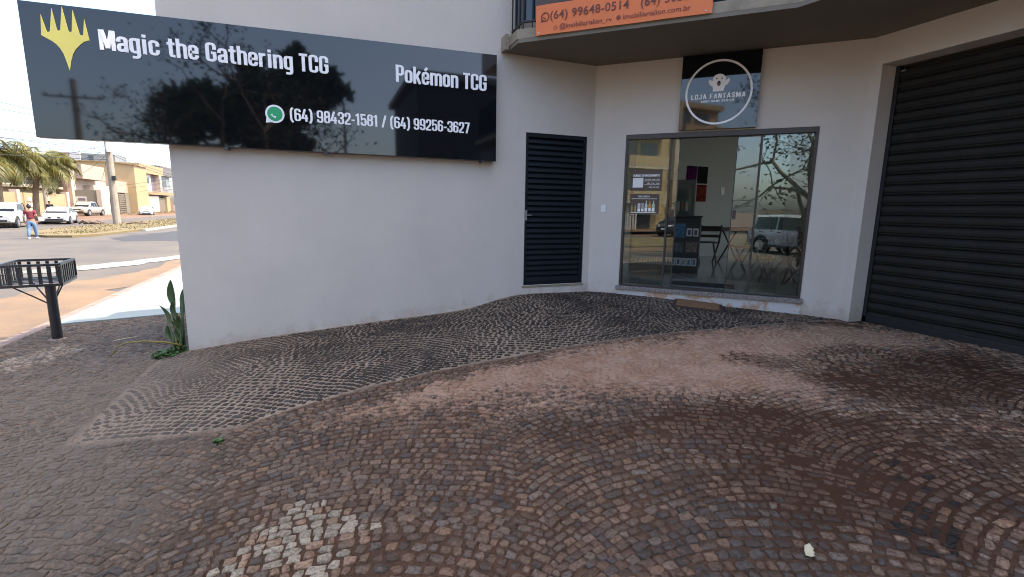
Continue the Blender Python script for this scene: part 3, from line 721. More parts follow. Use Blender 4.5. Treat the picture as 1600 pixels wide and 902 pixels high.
# ------------------------------------------------------------------ lettering
_tc = {}
def text_raw(body, bold=0.0, res=3):
    key = (body, bold)
    if key in _tc: return _tc[key]
    cu = bpy.data.curves.new('lettering', 'FONT'); cu.body = body; cu.size = 1.0; cu.offset = bold; cu.extrude = .5; cu.resolution_u = res; cu.space_character = 1.0+bold*5
    ob = bpy.data.objects.new('lettering', cu); COL.objects.link(ob)
    dg = bpy.context.evaluated_depsgraph_get(); e = ob.evaluated_get(dg); me = e.to_mesh()
    V = np.array([v.co[:] for v in me.vertices]); F = [tuple(p.vertices) for p in me.polygons]
    e.to_mesh_clear(); bpy.data.objects.remove(ob); bpy.data.curves.remove(cu)
    _tc[key] = (V, F); return V, F
def text(name, body, fr, s0, z0, width, cap, out, depth, m, parent, bold=0.0, shift=0.0, slope=0.0):
    V, F = text_raw(body, bold); H, _ = text_raw('H', bold)
    h = H[:,1].max()-H[:,1].min(); sy = cap/h
    x0, x1 = V[:,0].min(), V[:,0].max(); sx = (width-2*shift)/(x1-x0)
    mb = MB(); k = 5 if shift > 0 else 1
    for i in range(k):
        dx = shift*(1 + (i-2)/2*1.0) if k > 1 else 0
        eps = i*.0006
        mb.add([fr(s0+dx+(x-x0)*sx, out+(zz+.5)*depth+(eps if zz > 0 else 0), z0+(y-H[:,1].min())*sy+slope*(x-x0)*sx) for x,y,zz in V], F)
    return mb.build(name, m, parent)
def disc(fr, cs, cz, r, out, d, n=32, mb=None, rz=None):
    mb = mb or MB()
    mb.prism([(cs+r*math.cos(2*math.pi*k/n), cz+(rz or r)*math.sin(2*math.pi*k/n)) for k in range(n)], out, out+d, fr); return mb
def ring(fr, cs, cz, r0, r1, out, d, n=56, mb=None):
    mb = mb or MB(); P = []
    for k in range(n):
        c, s = math.cos(2*math.pi*k/n), math.sin(2*math.pi*k/n)
        P += [fr(cs+r0*c,out,cz+r0*s), fr(cs+r1*c,out,cz+r1*s), fr(cs+r1*c,out+d,cz+r1*s), fr(cs+r0*c,out+d,cz+r0*s)]
    F = []
    for k in range(n):
        a, b = 4*k, 4*((k+1)%n)
        for i in range(4): F.append((a+i, b+i, b+(i+1)%4, a+(i+1)%4))
    mb.add(P, F); return mb
def phone_bubble(fr, cs, cz, r, out, m_out, m_in, m_ph, parent, fill=True):
    o = ring(fr, cs, cz, r*.80, r, out, .004, 28)
    o.prism([(cs-r*.98,cz-r*1.02),(cs-r*.25,cz-r*.92),(cs-r*.88,cz-r*.3)], out, out+.0035, fr)
    ic = o.build('chat_icon', m_out, parent)
    if fill: disc(fr, cs, cz, r*.80, out, .0032, 28).build('icon_disc', m_in, ic)
    h = MB(); pts = []
    for k in range(7):
        a = RAD(200+k*70/6*1.0); pts.append(fr(cs+r*.10+r*.48*math.cos(a)*1.05, out+.0045, cz+r*.12+r*.48*math.sin(a)*1.05))
    h.tube(pts, [r*.13,r*.11,r*.075,r*.07,r*.075,r*.11,r*.13], 6)
    h.build('handset', m_ph, ic)

def _glyphs():
    G = {}
    L_, R_, tv, th = .085, .415, .17, .13
    def loop(x0,x1,y0,y1,r=.10,a=0,b=None):
        P = [(x1,(y0+y1)/2),(x1,y1-r),(x1-r*.35,y1-r*.3),(x1-r,y1),(x0+r,y1),(x0+r*.35,y1-r*.3),(x0,y1-r),(x0,y0+r),(x0+r*.35,y0+r*.3),(x0+r,y0),(x1-r,y0),(x1-r*.35,y0+r*.3),(x1,y0+r),(x1,(y0+y1)/2)]
        return P
    def bowl(x0,x1,ya,yt,yb,yz,r=.10):   # open on the right: start (x1,ya) over the top, down the left, to (x1,yz)
        return [(x1,ya),(x1,yt-r),(x1-r*.35,yt-r*.3),(x1-r,yt),(x0+r,yt),(x0+r*.35,yt-r*.3),(x0,yt-r),(x0,yb+r),(x0+r*.35,yb+r*.3),(x0+r,yb),(x1-r,yb),(x1-r*.35,yb+r*.3),(x1,yb+r),(x1,yz)]
    T, B, X = .935, .065, .70; xr = .385
    arch = lambda x0,x1: [(x0,.56),(x0+.05,.655),(x0+.12,X),(x1-.09,X),(x1-.03,.67),(x1,.60),(x1,0)]
    G['M'] = (.66,[[(L_,0),(L_,1)],[(.575,0),(.575,1)],[(.13,1),(.33,.10)],[(.53,1),(.33,.10)]])
    G['a'] = (.47,[[(L_,.50),(L_,.60),(.12,.67),(.19,X),(.29,X),(.355,.67),(xr,.60),(xr,0)],[(xr,.40),(.20,.37),(.115,.33),(L_,.26),(L_,.15),(.12,.085),(.19,B),(.27,.08),(xr,.16)]])
    G['g'] = (.47,[loop(L_,xr,B,X),[(xr,.76),(xr,-.10),(.36,-.17),(.29,-.205),(.10,-.205)]])
    G['i'] = (.25,[[(.125,0),(.125,.76)],[(.125,.85),(.125,1.0)]])
    G['c'] = (.47,[bowl(L_,xr,.47,X,B,.29)])
    G['e'] = (.47,[[(L_,.39),(xr,.39)]+bowl(L_,xr,.47,X,B,.24)])
    G['\u00e9'] = (.47,G['e'][1]+[[(.20,.83),(.33,1.02)]])
    G['t'] = (.36,[[(.17,.95),(.17,.16),(.19,.09),(.25,B),(.35,B)],[(.01,X),(.35,X)]])
    G['h'] = (.48,[[(L_,0),(L_,1)],arch(L_,.395)]); G['n'] = (.48,[[(L_,0),(L_,.76)],arch(L_,.395)])
    G['m'] = (.74,[[(L_,0),(L_,.76)],arch(L_,.37),arch(.37,.655)])
    G['r'] = (.36,[[(L_,0),(L_,.76)],[(L_,.52),(.13,.63),(.20,.685),(.34,.69)]])
    G['o'] = (.47,[loop(L_,xr,B,X)]); G['k'] = (.47,[[(L_,0),(L_,1)],[(.40,.76),(.14,.34)],[(.21,.46),(.41,0)]])
    G['T'] = (.46,[[(.01,T),(.45,T)],[(.23,0),(.23,.93)]]); G['C'] = (.50,[bowl(L_,R_,.62,T,B,.38)])
    G['G'] = (.50,[bowl(L_,R_,.64,T,B,.47)+[(.26,.47)]]); G['P'] = (.48,[[(L_,0),(L_,1)],[(L_,T),(.30,T),(.375,.90),(.405,.83),(.405,.55),(.375,.48),(.30,.445),(L_,.445)]])
    G['L'] = (.42,[[(L_,1),(L_,B),(.42,B)]]); G['O'] = G['0'] = (.50,[loop(L_,R_,B,T)]); G['J'] = (.42,[[(.335,1),(.335,.17),(.30,.09),(.23,B),(.13,B),(.07,.10),(.06,.28)]])
    G['A'] = (.54,[[(.07,0),(.27,1)],[(.47,0),(.27,1)],[(.12,.24),(.42,.24)]]); G['F'] = (.42,[[(L_,0),(L_,T),(.42,T)],[(L_,.51),(.38,.51)]]); G['E'] = (.42,[[(.42,B),(L_,B),(L_,T),(.42,T)],[(L_,.51),(.38,.51)]])
    G['N'] = (.52,[[(L_,0),(L_,1)],[(.435,0),(.435,1)],[(.10,1),(.42,0)]]); G['D'] = (.50,[[(L_,B),(.30,B),(.38,.10),(R_,.18),(R_,.82),(.38,.90),(.30,T),(L_,T),(L_,B)]])
    G['R'] = (.50,G['P'][1]+[[(.25,.44),(.43,0)]])
    S5 = [(R_,.68),(R_,.83),(.385,.90),(.31,T),(.19,T),(.115,.90),(L_,.83),(L_,.70),(.12,.62),(.25,.51),(.385,.39),(R_,.30),(R_,.17),(.385,.10),(.31,B),(.19,B),(.115,.10),(L_,.17),(L_,.33)]
    G['S'] = (.50,[S5])
    G['1'] = (.36,[[(.22,0),(.22,1)],[(.22,.93),(.02,.80)]])
    G['2'] = (.49,[[(L_,.66),(L_,.83),(.115,.90),(.19,T),(.31,T),(.385,.90),(R_,.83),(R_,.66),(.36,.50),(L_,.16),(L_,B),(.47,B)]])
    G['3'] = (.49,[[(L_,.70),(L_,.83),(.115,.90),(.19,T),(.31,T),(.385,.90),(R_,.83),(R_,.62),(.37,.54),(.28,.51),(.20,.51)],[(.26,.51),(.37,.47),(R_,.40),(R_,.17),(.385,.10),(.31,B),(.19,B),(.115,.10),(L_,.17),(L_,.32)]])
    G['4'] = (.50,[[(.27,1),(.05,.27),(.49,.27)],[(.345,0),(.345,.56)]])
    G['5'] = (.49,[[(.44,T),(L_,T),(.095,.50),(.17,.585),(.30,.60),(.38,.56),(R_,.48),(R_,.17),(.385,.10),(.31,B),(.19,B),(.115,.10),(L_,.17),(L_,.30)]])
    G['6'] = (.50,[loop(L_,R_,B,.57),[(R_,.74),(R_,.83),(.385,.90),(.31,T),(.19,T),(.115,.90),(L_,.83),(L_,.3)]])
    G['9'] = (.50,[loop(L_,R_,.43,T),[(L_,.26),(L_,.17),(.115,.10),(.19,B),(.31,B),(.385,.10),(R_,.17),(R_,.70)]])
    G['7'] = (.45,[[(.02,T),(.39,T),(.39,.84),(.18,0)]]); G['8'] = (.50,[loop(L_,R_,B,.52),loop(L_+.015,R_-.015,.51,T)])
    G['('] = (.30,[[(.26,1.04),(.15,.92),(.10,.75),(.10,.17),(.15,.0),(.26,-.12)]]); G[')'] = (.30,[[(.04,1.04),(.15,.92),(.20,.75),(.20,.17),(.15,.0),(.04,-.12)]])
    G['-'] = (.30,[[(.02,.40),(.28,.40)]]); G['/'] = (.40,[[(.06,-.03),(.34,1.03)]]); G[' '] = (.22,[])
    return G
GLY = _glyphs()
def block(name, body, fr, s0, z0, width, cap, out, depth, m, parent, wt=1.0, track=.05):
    """condensed block letters drawn as mitred strokes"""
    tot = sum(GLY[c][0]+track for c in body)-track; sx = width/tot; x = 0; mb = MB(); k = 0
    tv, th = .17*wt, .13*wt
    for ch in body:
        wd, strokes = GLY[ch]
        for st in strokes:
            n = len(st); closed = st[0] == st[-1]; off = []
            for i in range(n):
                def nrm(p,q):
                    dx, dy = (q[0]-p[0])*1.0, q[1]-p[1]; l = math.hypot(dx,dy) or 1; return (-dy/l, dx/l)
                a = nrm(st[i-1],st[i]) if i > 0 else (nrm(st[-2],st[-1]) if closed else None)
                b = nrm(st[i],st[i+1]) if i < n-1 else (nrm(st[0],st[1]) if closed else None)
                a = a or b; b = b or a
                mx, my = a[0]+b[0], a[1]+b[1]; l = math.hypot(mx,my) or 1; mx, my = mx/l, my/l
                c = max(.62, mx*a[0]+my*a[1]); off.append((mx*tv/2/c, my*th/2/c))
            e = (k%3)*.0005*depth/.008; k += 1
            P = []
            for (px,py),(ox,oy) in zip(st,off):
                for sg in (1,-1):
                    for zz in (0,depth+e): P.append(fr(s0+(x+px+sg*ox)*sx, out+zz, z0+(py+sg*oy)*cap))
            F = []
            for i in range(n-1):
                A, Bq = 4*i, 4*i+4
                F += [(A+1,Bq+1,Bq+3,A+3),(A,A+2,Bq+2,Bq),(A,Bq,Bq+1,A+1),(A+2,A+3,Bq+3,Bq+2)]
            if not closed: F += [(0,1,3,2),(4*n-4,4*n-2,4*n-1,4*n-3)]
            mb.add(P,F)
        x += wd+track
    return mb.build(name, m, parent)
def signboard():
    T = empty('signboard', (-3.85,-.12,2.3), 'long glossy black signboard with white lettering across the white wall', 'sign')
    T2 = lambda s, o, z: (s+3.85, -o+.12, z-2.3)
    m = MB(); P = [(-6.19,1.686),(-1.52,1.684),(-1.52,2.988),(-6.19,2.90)]
    m.prism(P, .012, .116, T2); m.build('sign_case', M['sign_side'], T)
    m = MB(); P = [(-6.187,1.689),(-1.523,1.687),(-1.523,2.985),(-6.187,2.897)]
    m.prism(P, .1165, .121, T2); m.build('sign_face', M['sign_black'], T)
    m = MB()
    for s in (-4.6,-3.6,-1.7): m.box(s-.02,s+.02,.0,.13,1.660,1.683,T2)
    m.box(-6.1,-5.1,.03,.06,1.75,1.80,T2); m.box(-6.1,-5.1,.03,.06,2.7,2.75,T2)
    m.build('mounting_bracket', M['sign_side'], T)
    O_ = .1212; wl = M['white_letter']
    block('lettering','Magic the Gathering TCG',T2,-5.605,2.541,2.078,.184,O_,.010,wl,T)
    block('lettering','Pok\u00e9mon TCG',T2,-2.784,2.538,1.125,.19,O_,.010,wl,T)
    block('lettering','(64) 98432-1581 / (64) 99256-3627',T2,-3.955,2.008,2.07,.132,O_,.008,wl,T)
    cr = [(-6.028,2.797),(-5.999,2.652),(-5.987,2.649),(-5.975,2.657),(-5.942,2.861),(-5.921,2.677),(-5.908,2.671),(-5.896,2.678),(-5.863,2.900-.012),(-5.835,2.677),(-5.822,2.671),(-5.81,2.676),(-5.785,2.871),(-5.752,2.661),(-5.739,2.652),(-5.726,2.655),(-5.703,2.80),(-5.682,2.615),(-5.722,2.598),(-5.76,2.563),(-5.795,2.52),(-5.823,2.47),(-5.846,2.40),(-5.863,2.321),(-5.878,2.40),(-5.894,2.469),(-5.915,2.515),(-5.938,2.547),(-5.965,2.57),(-5.992,2.585),(-6.043,2.614)]
    # the crown mark: triangulated from its spine
    m = MB(); m.prism(cr, O_, O_+.006, T2); m.build('crown_emblem', M['gold'], T)
    phone_bubble(T2, -4.103, 2.066, .096, O_, wl, M['green_icon'], wl, T)
signboard()

def logo_sign():
    c = F2(1.61,0,2.58)
    T = empty('logo_sign', c, 'square glossy black sign with white ring and ghost above the glass doors', 'sign')
    L = lambda s, o, z: tuple(Vector(F2(s,o,z))-Vector(c))
    m = MB(); m.box(1.148,2.072,.004,.062,2.130,3.048,L); m.build('sign_case', M['sign_side'], T)
    m = MB(); m.box(1.150,2.070,.0625,.067,2.132,3.046,L); m.build('sign_face', M['sign_black'], T)
    O_ = .0672; wl = M['white_letter']
    ring(L, 1.602, 2.577, .370, .394, O_, .010).build('ring', wl, T)
    g = [(1.535,2.592)]
    # body outline: scalloped hem, waving arms, round head
    hem = []
    for k in range(5):
        x0 = 1.535+k*.0256
        for j in range(1,5):
            hem.append((x0+.0256*j/4, 2.594-.010*math.sin(math.pi*j/4)))
    right = [(1.668,2.625),(1.676,2.650),(1.700,2.664),(1.722,2.695),(1.727,2.722),(1.714,2.737),(1.698,2.728),(1.684,2.715)]
    head = [(1.602+.080*math.cos(a), 2.722+.077*math.sin(a)) for a in [RAD(0+180*i/14) for i in range(15)]]
    left = [(1.520,2.715),(1.506,2.728),(1.490,2.737),(1.477,2.722),(1.482,2.695),(1.503,2.664),(1.527,2.650),(1.536,2.625)]
    m = MB(); m.prism(g+hem+right+head+left, O_, O_+.008, L); gh = m.build('ghost_emblem', wl, T)
    blk = M['trim']
    for s in (1.572,1.634): disc(L, s, 2.742, .009, O_+.0085, .001, 12).build('eye', blk, gh)
    disc(L, 1.601, 2.683, .021, O_+.0085, .001, 20, rz=.032).build('mouth', blk, gh)
    disc(L, 1.601, 2.672, .011, O_+.0097, .001, 14, rz=.014).build('tongue', mat('pink_vinyl',(.45,.06,.14),.4), gh)
    block('lettering','LOJA FANTASMA',L,1.281,2.504,.638,.060,O_,.004,wl,T,1.05,.16)
    block('lettering','CARD GAME CENTER',L,1.404,2.461,.390,.026,O_,.003,wl,T,1.0,.14)
logo_sign()

def banner():
    c = F2(.53,1.25,3.6)
    T = empty('banner', c, 'orange real estate banner tied to the balcony railing', 'banner')
    L = lambda s, o, z: tuple(Vector(F2(s,o+1.25,z))-Vector(c))
    def sheet_(z0,z1,o,name,m_,n=14):
        mb = MB(); 
        for k in range(n+1):
            s = -.44+1.94*k/n; w_ = .004*math.sin(k*1.3)
            for z in (z0,z1): mb.v += [L(s,o+w_,z), L(s,o+w_-.003,z)]
        for k in range(n):
            a, b = 4*k, 4*k+4
            mb.f += [(a,b,b+2,a+2),(a+1,a+3,b+3,b+1),(a,a+1,b+1,b),(a+2,b+2,b+3,a+3)]
        mb.f += [(0,2,3,1),(4*n,4*n+1,4*n+3,4*n+2)]; mb.m = [0]*len(mb.f)
        return mb.build(name, m_, T, smooth=False)
    sheet_(3.105,3.432,.030,'orange_band',M['orange']); sheet_(3.432,4.30,.030,'printed_sheet',M['banner_print'])
    ink = M['brown_ink']; O_ = .0365
    text('lettering','(64) 99648-0514',L,-.262,3.262,.905,.088,O_,.001,ink,T,.006,.0)
    text('lettering','(64) 3050',L,.77,3.262,.50,.088,O_,.001,ink,T,.006,.0)
    text('lettering','@imobiliarialion_rv',L,-.145,3.150,.605,.050,O_,.001,ink,T,.0,.0)
    text('lettering','imobiliarialion.com.br',L,.585,3.158,.70,.050,O_,.001,ink,T,.0,.0)
    phone_bubble(L, -.325, 3.296, .050, O_, ink, ink, ink, T, fill=False)
    ring(L, -.195, 3.166, .016, .021, O_, .001, 20).build('round_icon', ink, T)
    ring(L, .535, 3.180, .018, .024, O_, .001, 20).build('round_icon', ink, T)
    disc(L, .535, 3.180, .013, O_, .001, 14).build('round_icon', ink, T)
    gr = MB(); disc(L, 1.44, 3.13, .008, O_, .001, 10, gr); disc(L, -.40, 3.13, .008, O_, .001, 10, gr); gr.build('eyelet', M['rim'], T)
banner()

# ------------------------------------------------------------------ things at the shop front
def doormats():
    c = F2(1.555,.19,0); z = gz(c[0],c[1])
    T = empty('doormat', (c[0],c[1],z), 'brown bristle doormat on the dark setts before the glass doors', 'doormat', rz=-TH)
    def onto(mb, s0, s1, o0, o1, h, hb, ns=12):   # follows the slope of the paving
        V = []
        for k in range(ns+1):
            s = s0+(s1-s0)*k/ns
            for o in (o0,o1):
                p = F2(s,o,0); zz = gz(p[0],p[1])-z
                for hh in (hb,h): V.append((s-1.555, .19-o, zz+hh))
        F = []
        for k in range(ns):
            a, b = 4*k, 4*k+4
            F += [(a+1,b+1,b+3,a+3),(a,a+2,b+2,b),(a,b,b+1,a+1),(a+2,a+3,b+3,b+2)]
        F += [(0,1,3,2),(4*ns,4*ns+2,4*ns+3,4*ns+1)]
        mb.add(V,F)
    m = MB(); onto(m,1.26,1.87,.05,.50,.020,.0); m.build('mat_edge', M['mat_edge'], T)
    m = MB(); onto(m,1.30,1.83,.085,.465,.034,.018); m.build('bristle_panel', M['mat_brown'], T)
    T = empty('doormat', F2(1.58,-.55,-.02), 'black rubber mat on the tiled floor just inside the glass doors', 'doormat', rz=-TH)
    m = MB(); m.box(-.44,.44,-.02,.36,0,.014); m.build('mat_sheet', M['rubber'], T, bevel=.004)
doormats()

def glass_notices():
    br = mat('brown_notice_print', (.075,.048,.028), .45); wh = M['white_letter']
    c = F2(.766,0,1.49); T = empty('opening_hours_notice', c, 'brown notice with white opening hours stuck on the left glass panel', 'notice')
    L = lambda s, o, z: tuple(Vector(F2(s,o,z))-Vector(c)); o = -.029
    m = MB(); m.box(.560,.972,o,o+.0015,1.350,1.636,L); m.build('notice_sheet', br, T)
    m = MB(); m.box(.580,.722,o+.002,o+.003,1.396,1.528,L); m.build('white_square', M['plastic_white'], T)
    text('lettering','HOR\u00c1RIO DE FUNCIONAMENTO',L,.584,1.545,.360,.030,o+.002,.001,wh,T,.01,.001)
    for k, b in enumerate(('SEG \u00c0 SEX  14:00 - 22:00','S\u00c1B  12:00 - 22:00','DOM  14:00 - 20:00')):
        text('lettering',b,L,.745+.03*k,1.496-.052*k,.195-.03*k,.017,o+.002,.001,wh,T,.008)
    m = MB()
    for z in (1.484,1.432): m.box(.735,.945,o+.002,o+.003,z,z+.004,L)
    m.build('rule', wh, T)
    c = F2(.752,0,1.17); T = empty('drinks_notice', c, 'brown notice picturing bottles on the left glass panel, below the hours', 'notice')
    L = lambda s, o, z: tuple(Vector(F2(s,o,z))-Vector(c))
    m = MB(); m.box(.556,.950,o,o+.0015,1.030,1.308,L); m.build('notice_sheet', br, T)
    text('lettering','TEMOS BEBIDAS',L,.66,1.262,.165,.022,o+.002,.001,wh,T,.01)
    m = MB(); m.box(.575,.925,o+.002,o+.003,1.238,1.243,L); m.box(.570,.925,o+.002,o+.003,1.046,1.053,L); m.build('rule', wh, T)
    cols = [(.32,.22,.08),(.34,.25,.08),(.50,.50,.52),(.34,.30,.28),(.45,.55,.45),(.55,.25,.08),(.42,.55,.36)]
    for k, cc in enumerate(cols):
        s = .585+.049*k; h = (.10,.10,.125,.13,.16,.16,.16)[k]; ww = .012 if k < 2 else .019; nk = (.5,.5,.95,.95,.35,.3,.35)[k]
        m = MB(); P = [(s-ww,1.054),(s+ww,1.054),(s+ww,1.054+h*.62),(s+ww*nk,1.054+h*.82),(s+ww*nk,1.054+h),(s-ww*nk,1.054+h),(s-ww*nk,1.054+h*.82),(s-ww,1.054+h*.62)]
        m.prism(P, o+.002, o+.003, L); bt = m.build('bottle_picture', mat('bottle_print',cc,.4), T)
        if k > 1: m = MB(); m.box(s-ww*.9,s+ww*.9,o+.0035,o+.004,1.07,1.07+h*.25,L); m.build('label_picture', wh, bt)
glass_notices()

def interior():
    # display counter
    c = F2(1.0,-2.12,-.02); T = empty('display_counter', c, 'black display counter with card boxes behind its front', 'counter', rz=-TH)
    B = MB(); B.box(-.75,.46,-.02,.40,0,.99); B.build('counter_body', M['trim'], T, bevel=.01)
    tm = MB(); tm.box(-.77,.48,-.05,.42,.992,1.02); tm.build('counter_top', M['trim'], T)
    cols = [(.03,.10,.20),(.60,.60,.60),(.60,.60,.60)]
    def pic(name, x0,x1,z0,z1,col,par=T,y=-.022,inner=None):
        m = MB(); m.box(x0,x1,y-.012,y,z0,z1); p = m.build(name, mat(name+'_print',col,.4,.5,30), par)
        if inner: m = MB(); m.box(x0+.02,x1-.02,y-.014,y-.0122,z0+.025,z1-.03); m.build('picture', mat('picture_print',inner,.5,.7,40,col2=(.01,.01,.012)), p)
    pic('card_box',.02,.22,.62,.90,(.02,.06,.10),inner=(.03,.22,.42)); pic('card_box',.235,.325,.66,.80,(.62,.62,.60),inner=(.10,.10,.12)); pic('card_box',.345,.435,.66,.80,(.62,.62,.60),inner=(.10,.10,.12))
    pic('card_box',.02,.20,.36,.56,(.045,.055,.065),inner=(.12,.14,.16)); pic('card_box',.225,.44,.36,.57,(.05,.05,.045),inner=(.22,.18,.12))
    for k in range(13):
        x = -.70+k*.088; r_ = random.Random(k)
        cc = [(.35,.35,.37),(.30,.36,.42),(.40,.10,.08),(.06,.25,.45),(.42,.40,.36),(.16,.16,.18)][r_.randrange(6)]
        pic('card_pack',x,x+.080,.13,.27,(.50,.50,.49),inner=cc)
    # refrigerator behind the counter
    c = F2(.98,-3.35,-.02); T = empty('drinks_fridge', c, 'grey glass front drinks fridge standing behind the counter', 'fridge', rz=-TH)
    m = MB(); m.box(-.35,.30,0,.55,0,1.72); m.build('fridge_body', M['greyblue'], T, bevel=.01)
    m = MB(); m.box(-.29,.24,-.02,-.002,.5,1.62); m.build('fridge_door', mat('fridge_glass',(.05,.10,.11),.1,ior=1.7), T)
    for k in range(6):
        m = MB(); m.tube([(-.24+.08*k,-.045,1.10),(-.24+.08*k,-.045,1.25),(-.24+.08*k,-.045,1.30)],[.03,.03,.012],8); m.build('bottle', mat('bottle_glass',((.4,.5,.5),(.3,.2,.1),(.5,.5,.5))[k%3],.2), T)
    # pale box and cable
    m = MB(); m.box(1.98,2.3,.86,1.05,1.02,1.14); o = m.build('carton', M['concrete_beige'], bevel=.004); tag(o,'pale cardboard carton on top of the black counter','carton')
    # posters on the rear wall
    arts = [((.16,.02,.14),(.015,.01,.03),'purple art poster, top left of four on the rear wall'),((.01,.012,.012),(.03,.035,.03),'nearly black art poster, top right of four on the rear wall'),
            ((.20,.05,.02),(.02,.01,.01),'orange brown art poster, bottom left of four on the rear wall'),((.28,.05,.035),(.05,.012,.012),'red art poster, bottom right of four on the rear wall')]
    for k,(a,b,l) in enumerate(arts):
        x = 4.44+(k%2)*.335; z = 1.745-(k//2)*.43
        m = MB(); m.box(x,x+.295,3.186,3.198,z,z+.40); o = m.build('poster', mat('poster_print',a,.9,.5,9,col2=b,spec=.05)); tag(o,l,'poster','art posters on the rear wall')
    m = MB(); m.box(5.52,5.64,3.185,3.198,1.50,1.68); o = m.build('switch_plate', M['plastic_white']); tag(o,'pale switch plate on the rear wall inside the shop','switch')
    m = MB(); m.tube([(4.62,3.18,1.18),(4.60,3.15,1.05),(4.66,3.1,.95),(4.60,3.0,.85),(4.55,2.9,.6)],.008,6); o = m.build('power_cord', M['trim']); tag(o,'black power cord dangling from the rear wall','cord')
    # folding wooden tables and chairs
    wd = M['wood_dark']
    def table(x,y,rz,label):
        T = empty('folding_table',(x,y,-.02),label,'table','dark folding tables in the shop',rz)
        m = MB()
        for k in range(6): m.box(-.35+k*.118,-.35+k*.118+.108,-.35,.35,.72,.745)
        m.build('tabletop', wd, T)
        for s in (-.28,.28):
            for d in (1,-1):
                m = MB(); m.tube([(-.30*d,s+.03*d,.0),(.30*d,s+.03*d,.70)],.022,4); m.build('leg', wd, T)
        m = MB(); m.box(-.03,.03,-.3,.3,.34,.37); m.build('stretcher', wd, T)
        return T
    def chair(x,y,rz,label):
        T = empty('folding_chair',(x,y,-.02),label,'chair','dark folding chairs in the shop',rz)
        m = MB()
        for k in range(4): m.box(-.20+k*.10,-.20+k*.10+.085,-.19,.19,.435,.455)
        m.build('seat', wd, T)
        for s in (-.2,.2):
            m = MB(); m.tube([(.22,s,.0),(-.18,s,.45),(-.30,s,.82)],.019,4); m.build('leg', wd, T)
            m = MB(); m.tube([(-.22,s*.85,.0),(.16,s*.85,.44)],.019,4); m.build('leg', wd, T)
        m = MB(); m.box(-.31,-.285,-.2,.2,.70,.80); m.box(-.27,-.245,-.2,.2,.56,.62); m.build('backrest', wd, T)
        return T
    chair(4.05,1.95,RAD(60),'dark wooden folding chair nearest the display counter')
    table(4.75,1.70,RAD(10),'dark wooden folding table by the rear wall')
    chair(5.30,1.15,RAD(130),'dark wooden folding chair on the far side of the rear table')
    table(3.35,-.75,RAD(-20),'dark wooden folding table close behind the right glass panel')
    chair(2.98,-.72,RAD(20),'dark wooden folding chair close behind the right glass panel')
    chair(3.75,.55,RAD(75),'dark wooden folding chair left of the middle table')
    table(4.45,.35,RAD(30),'dark wooden folding table in the middle of the shop floor')
    chair(5.05,.0,RAD(200),'dark wooden folding chair right of the middle table')
    chair(4.2,-.5,RAD(160),'dark wooden folding chair at the window table, facing the street')
interior()

# pale torn leaf on the setts
def small_litter():
    x, y = -1.80, -4.99; z = gz(x,y)+.004
    T = MB(); P = [(-.016,-.040),(.004,-.046),(.018,-.020),(.012,-.012),(.020,.004),(.012,.010),(.016,.026),(.000,.046),(-.018,.030),(-.020,-.01)]
    c, s = math.cos(RAD(-50)), math.sin(RAD(-50))
    V = [(x+a*c-b*s, y+a*s+b*c, z+.006*abs(b)/.04+.004*(i%2)) for i,(a,b) in enumerate(P)]
    T.add(V+[(p[0],p[1],p[2]-.0012) for p in V], [tuple(range(10)), tuple(range(19,9,-1))]+[(i,(i+1)%10,10+(i+1)%10,10+i) for i in range(10)])
    o = T.build('fallen_leaf', M['dry']); tag(o,'pale torn leaf lying on the dark setts at the lower right','leaf')
    # weed growing out of a joint
    r = random.Random(3)
    def weed(name,x,y,n,rad,h,label,cat):
        mb = MB(); z0 = gz(x,y)-.01
        for _ in range(n):
            a = r.uniform(0,6.28); d = rad*math.sqrt(r.random()); px, py = x+d*math.cos(a), y+d*math.sin(a); hh = h*r.uniform(.3,1)*(1-.5*d/rad)
            for k in range(3):
                a2 = r.uniform(0,6.28); L = r.uniform(.02,.045); zz = z0+hh*r.uniform(.3,1)
                dx, dy = math.cos(a2), math.sin(a2); w_ = L*.35
                mb.add([(px,py,zz),(px+dx*L*.5-dy*w_,py+dy*L*.5+dx*w_,zz+.012),(px+dx*L,py+dy*L,zz+r.uniform(-.006,.02)),(px+dx*L*.5+dy*w_,py+dy*L*.5-dx*w_,zz+.006)],[(0,1,2,3)])
            mb.tube([(px,py,z0),(px,py,z0+hh)],.002,3,False)
        o = mb.build(name, M['weed'], recalc=False); return tag(o,label,cat)
    weed('weed_tuft',-4.37,-2.70,10,.03,.035,'tiny green weed growing from a joint at the ramp corner','weed')
    weed('ground_weed',-5.36,-.06,130,.13,.085,'low green weeds at the foot of the white wall corner','weed')
    weed('ground_weed',-5.27,.04,60,.10,.12,'low green weeds around the stems of the broad leaved plant','weed')
small_litter()

